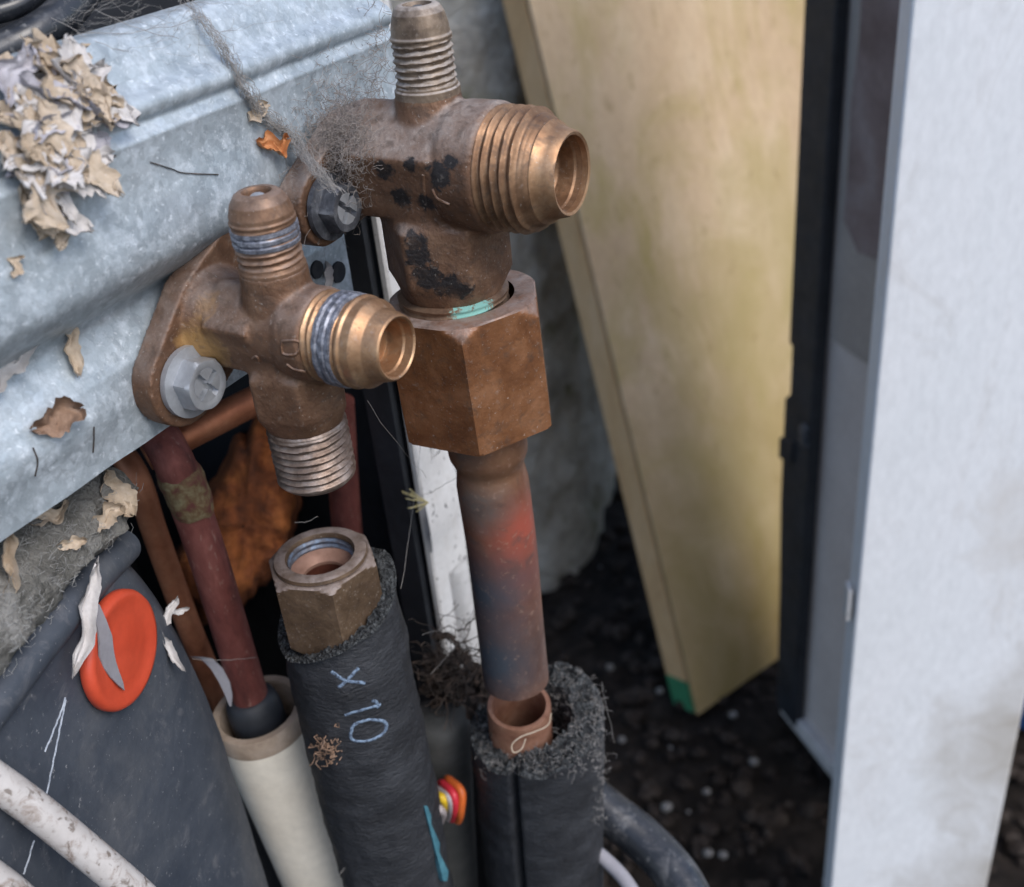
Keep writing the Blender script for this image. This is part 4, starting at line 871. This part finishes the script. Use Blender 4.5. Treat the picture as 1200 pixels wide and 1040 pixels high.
def webs():
    R = random.Random(5); g = G()
    def strand(a, b, sag=.001, r=.00006, n=8, wob=.0003):
        pts = [a+(b-a)*k/n+np.array([R.uniform(-wob, wob) for _ in range(3)])-zz*sag*math.sin(math.pi*k/n) for k in range(n+1)]
        g.add(*tube(pts, r, 4, caps=False))
    # rope of dusty web from top of the plate to the large valve
    rope = []
    for x, y, l in ((205, -8, .001), (240, 30, .001), (268, 70, .001), (290, 110, .0012), (318, 145, .0016), (345, 165, .002)):
        h, n = hit(T_plate, x, y); rope.append(h+(-fw)*(l+.001) if h is not None else P(x, y, .19))
    rope += [P(370, 198, .190), P(396, 224, .189)]
    rp = spline(rope, 10)
    for k in range(110):
        o = np.array([R.gauss(0, .0006) for _ in range(3)]); i0 = R.randint(0, len(rp)-16); i1 = min(len(rp)-1, i0+R.randint(12, 40))
        g.add(*tube([p+o*(.4+.9*abs(math.sin(j*.31)))+np.array([R.gauss(0, .00025) for _ in range(3)]) for j, p in enumerate(rp[i0:i1])], .00004, 4, caps=False))
    o = link('cobweb', g.v, g.f, 'web', smooth=0, kind='stuff'); tag(o, 'dusty cobweb rope hanging across the galvanised plate to the large valve', 'cobweb')
    g = G(); tr = bvh(lv_body, plate_o)
    for k in range(1500):                                   # matted fluff behind the large valve
        x, y = R.gauss(398, 24), R.gauss(165, 38)
        if x > 440: continue
        h, n = hit(tr, x, y)
        if h is None: continue
        p = h+n*R.uniform(0, .0012); pts = [p]
        v = np.array([R.gauss(0, 1) for _ in range(3)]); v /= np.linalg.norm(v)
        for j in range(6):
            v = v+np.array([R.gauss(0, .6) for _ in range(3)]); v /= np.linalg.norm(v); pts.append(pts[-1]+v*R.uniform(.0004, .0009))
        g.add(*tube(pts, R.uniform(.00002, .00005), 4, caps=False))
    for k in range(60):                                    # tuft above, at the plate's edge
        p = P(R.gauss(440, 7), R.uniform(5, 120), R.uniform(.214, .222)); pts = [p]; v = np.array([R.gauss(0, 1) for _ in range(3)])
        for j in range(7):
            v = v*.7+np.array([R.gauss(0, .6) for _ in range(3)]); v /= np.linalg.norm(v); pts.append(pts[-1]+v*.0013)
        g.add(*tube(pts, .00005, 4, caps=False))
    o = link('dust_fluff', g.v, g.f, 'fuzz', smooth=0, kind='stuff'); tag(o, 'matted dusty fluff packed behind the large valve', 'fluff')
    g = G()                                                # fine web threads
    for a, b in (((500, 560, .250), (430, 470, .205)), ((495, 745, .262), (545, 720, .300)), ((505, 790, .262), (550, 735, .300)), ((470, 690, .245), (500, 470, .27)), ((395, 1030, .270), (470, 915, .262)), ((398, 1025, .270), (485, 945, .263)), ((420, 975, .266), (440, 925, .260)),
                 ((300, 770, .262), (225, 772, .25)), ((535, 560, .26), (480, 585, .30)), ((60, 20, .17), (150, 60, .168)), ((110, 10, .172), (210, 45, .178)), ((90, 40, .168), (240, 20, .182)), ((345, 612, .233), (372, 605, .236)), ((705, 800, .276), (720, 870, .29)), ((540, 430, .22), (560, 425, .215))):
        strand(P(*a), P(*b), .0008, .00005, 10, .0002)
    for k in range(90):
        x, y = R.uniform(60, 270), R.uniform(-10, 70); strand(P(x, y, R.uniform(.166, .178)), P(x+R.gauss(30, 25), y+R.gauss(-5, 18), R.uniform(.166, .18)), .0005, .000022, 6, .0004)
    o = link('cobweb', g.v, g.f, 'web', smooth=0, kind='stuff'); tag(o, 'fine loose spider threads strung between the pipes', 'cobweb')
    # hair on the plate
    tr = bvh(plate_o); g = G()
    V, Fs = stroke(tr, [(175, 190), (200, 198), (215, 203), (255, 205)], .00010, .0002, 5); o = link('twig_hair', V, Fs, 'twig'); tag(o, 'thin dark hair lying on the galvanised plate', 'hair')
    for lab, pl in (('short dark fibre on the lower ridge of the plate', [(38, 525), (43, 540), (40, 558)]), ('upright dark fibre near the lower edge of the plate', [(109, 500), (109, 515), (108, 530)])):
        V, Fs = stroke(tr, pl, .00012, .0002, 5)
        if V: o = link('fibre', V, Fs, 'twig'); tag(o, lab, 'fibre')
    # dry rubbish wedged between the sleeves
    g = G()
    for k in range(150):
        p = P(R.gauss(535, 20), R.gauss(775, 22), R.uniform(.278, .300)); pts = [p]; v = np.array([R.gauss(0, 1), R.gauss(0, 1), R.gauss(0, .6)])
        for j in range(6):
            v = v/np.linalg.norm(v)*1.2+np.array([R.gauss(0, .5) for _ in range(3)]); v /= np.linalg.norm(v); pts.append(pts[-1]+v*R.uniform(.001, .0025))
        g.add(*tube(pts, R.uniform(.00005, .00016), 5))
    for k in range(90):
        c = P(R.gauss(535, 20), R.gauss(797, 18), R.uniform(.29, .31)); V, Fs = flake(c, np.array([R.gauss(0, 1) for _ in range(3)]), R.uniform(.003, .008), R.uniform(.002, .004), R.random()*6, .8, 300+k, '', 0); g.add(V, Fs)
    o = link('dry_litter', g.v, g.f, 'twig', smooth=60, kind='stuff'); tag(o, 'dry twigs and leaf litter wedged between the two foam insulated pipes', 'litter')
    g = G()                                                # pale seed tuft
    c = P(502, 589, .283)
    for k in range(14):
        e = P(502-R.uniform(8, 32), 589+R.uniform(-16, 12), .283+R.uniform(-.004, .004)); g.add(*tube([c, (c+e)/2+zz*.0004*R.uniform(-1, 1), e], .00012, 4))
    o = link('seed_tuft', g.v, g.f, 'straw', smooth=0); tag(o, 'feathery pale seed tuft stuck beside the white edge flange', 'seed tuft')
    # brown specks on the small insulation, fluff on the large one
    tr = bvh(sm_skin); g = G()
    for k in range(40):
        h, n = hit(tr, R.gauss(384, 9), R.gauss(877, 10))
        if h is None: continue
        pts = [h+n*.0003]
        for j in range(4): pts.append(pts[-1]+np.array([R.gauss(0, .0007) for _ in range(3)]))
        g.add(*tube(pts, .00015, 4))
    o = link('dry_crumbs', g.v, g.f, 'flake_brown', smooth=0, kind='stuff'); tag(o, 'dry brown crumbs stuck to the marked foam insulation', 'crumbs')
    tr = bvh(bg_skin, bg_cut); g = G()
    for k in range(900):
        x, y = (R.uniform(560, 712), R.uniform(770, 905)) if k < 760 else (R.gauss(703, 5), R.uniform(800, 960))
        h, n = hit(tr, x, y)
        if h is None: continue
        pts = [h+n*.0003]
        for j in range(4): pts.append(pts[-1]+np.array([R.gauss(0, .0006) for _ in range(3)]))
        g.add(*tube(pts, .000035, 4))
    o = link('lint', g.v, g.f, 'web', smooth=0, kind='stuff'); tag(o, 'pale lint clinging to the ragged end of the slit foam insulation', 'lint')
    h, n = hit(tr, 612, 868)
    if h is not None:
        V, Fs = tube(spline([P(*q, .2645) for q in ((646, 836), (642, 850), (626, 858), (610, 864), (600, 873), (602, 882), (611, 878), (616, 866))], 6), .00017, 6); o = link('paper_curl', V, Fs, 'flake_tan'); tag(o, 'thin pale curl of paper on the rim of the slit foam', 'paper curl')
webs()
for o in bpy.data.objects:
    if '_o' in o: del o['_o']
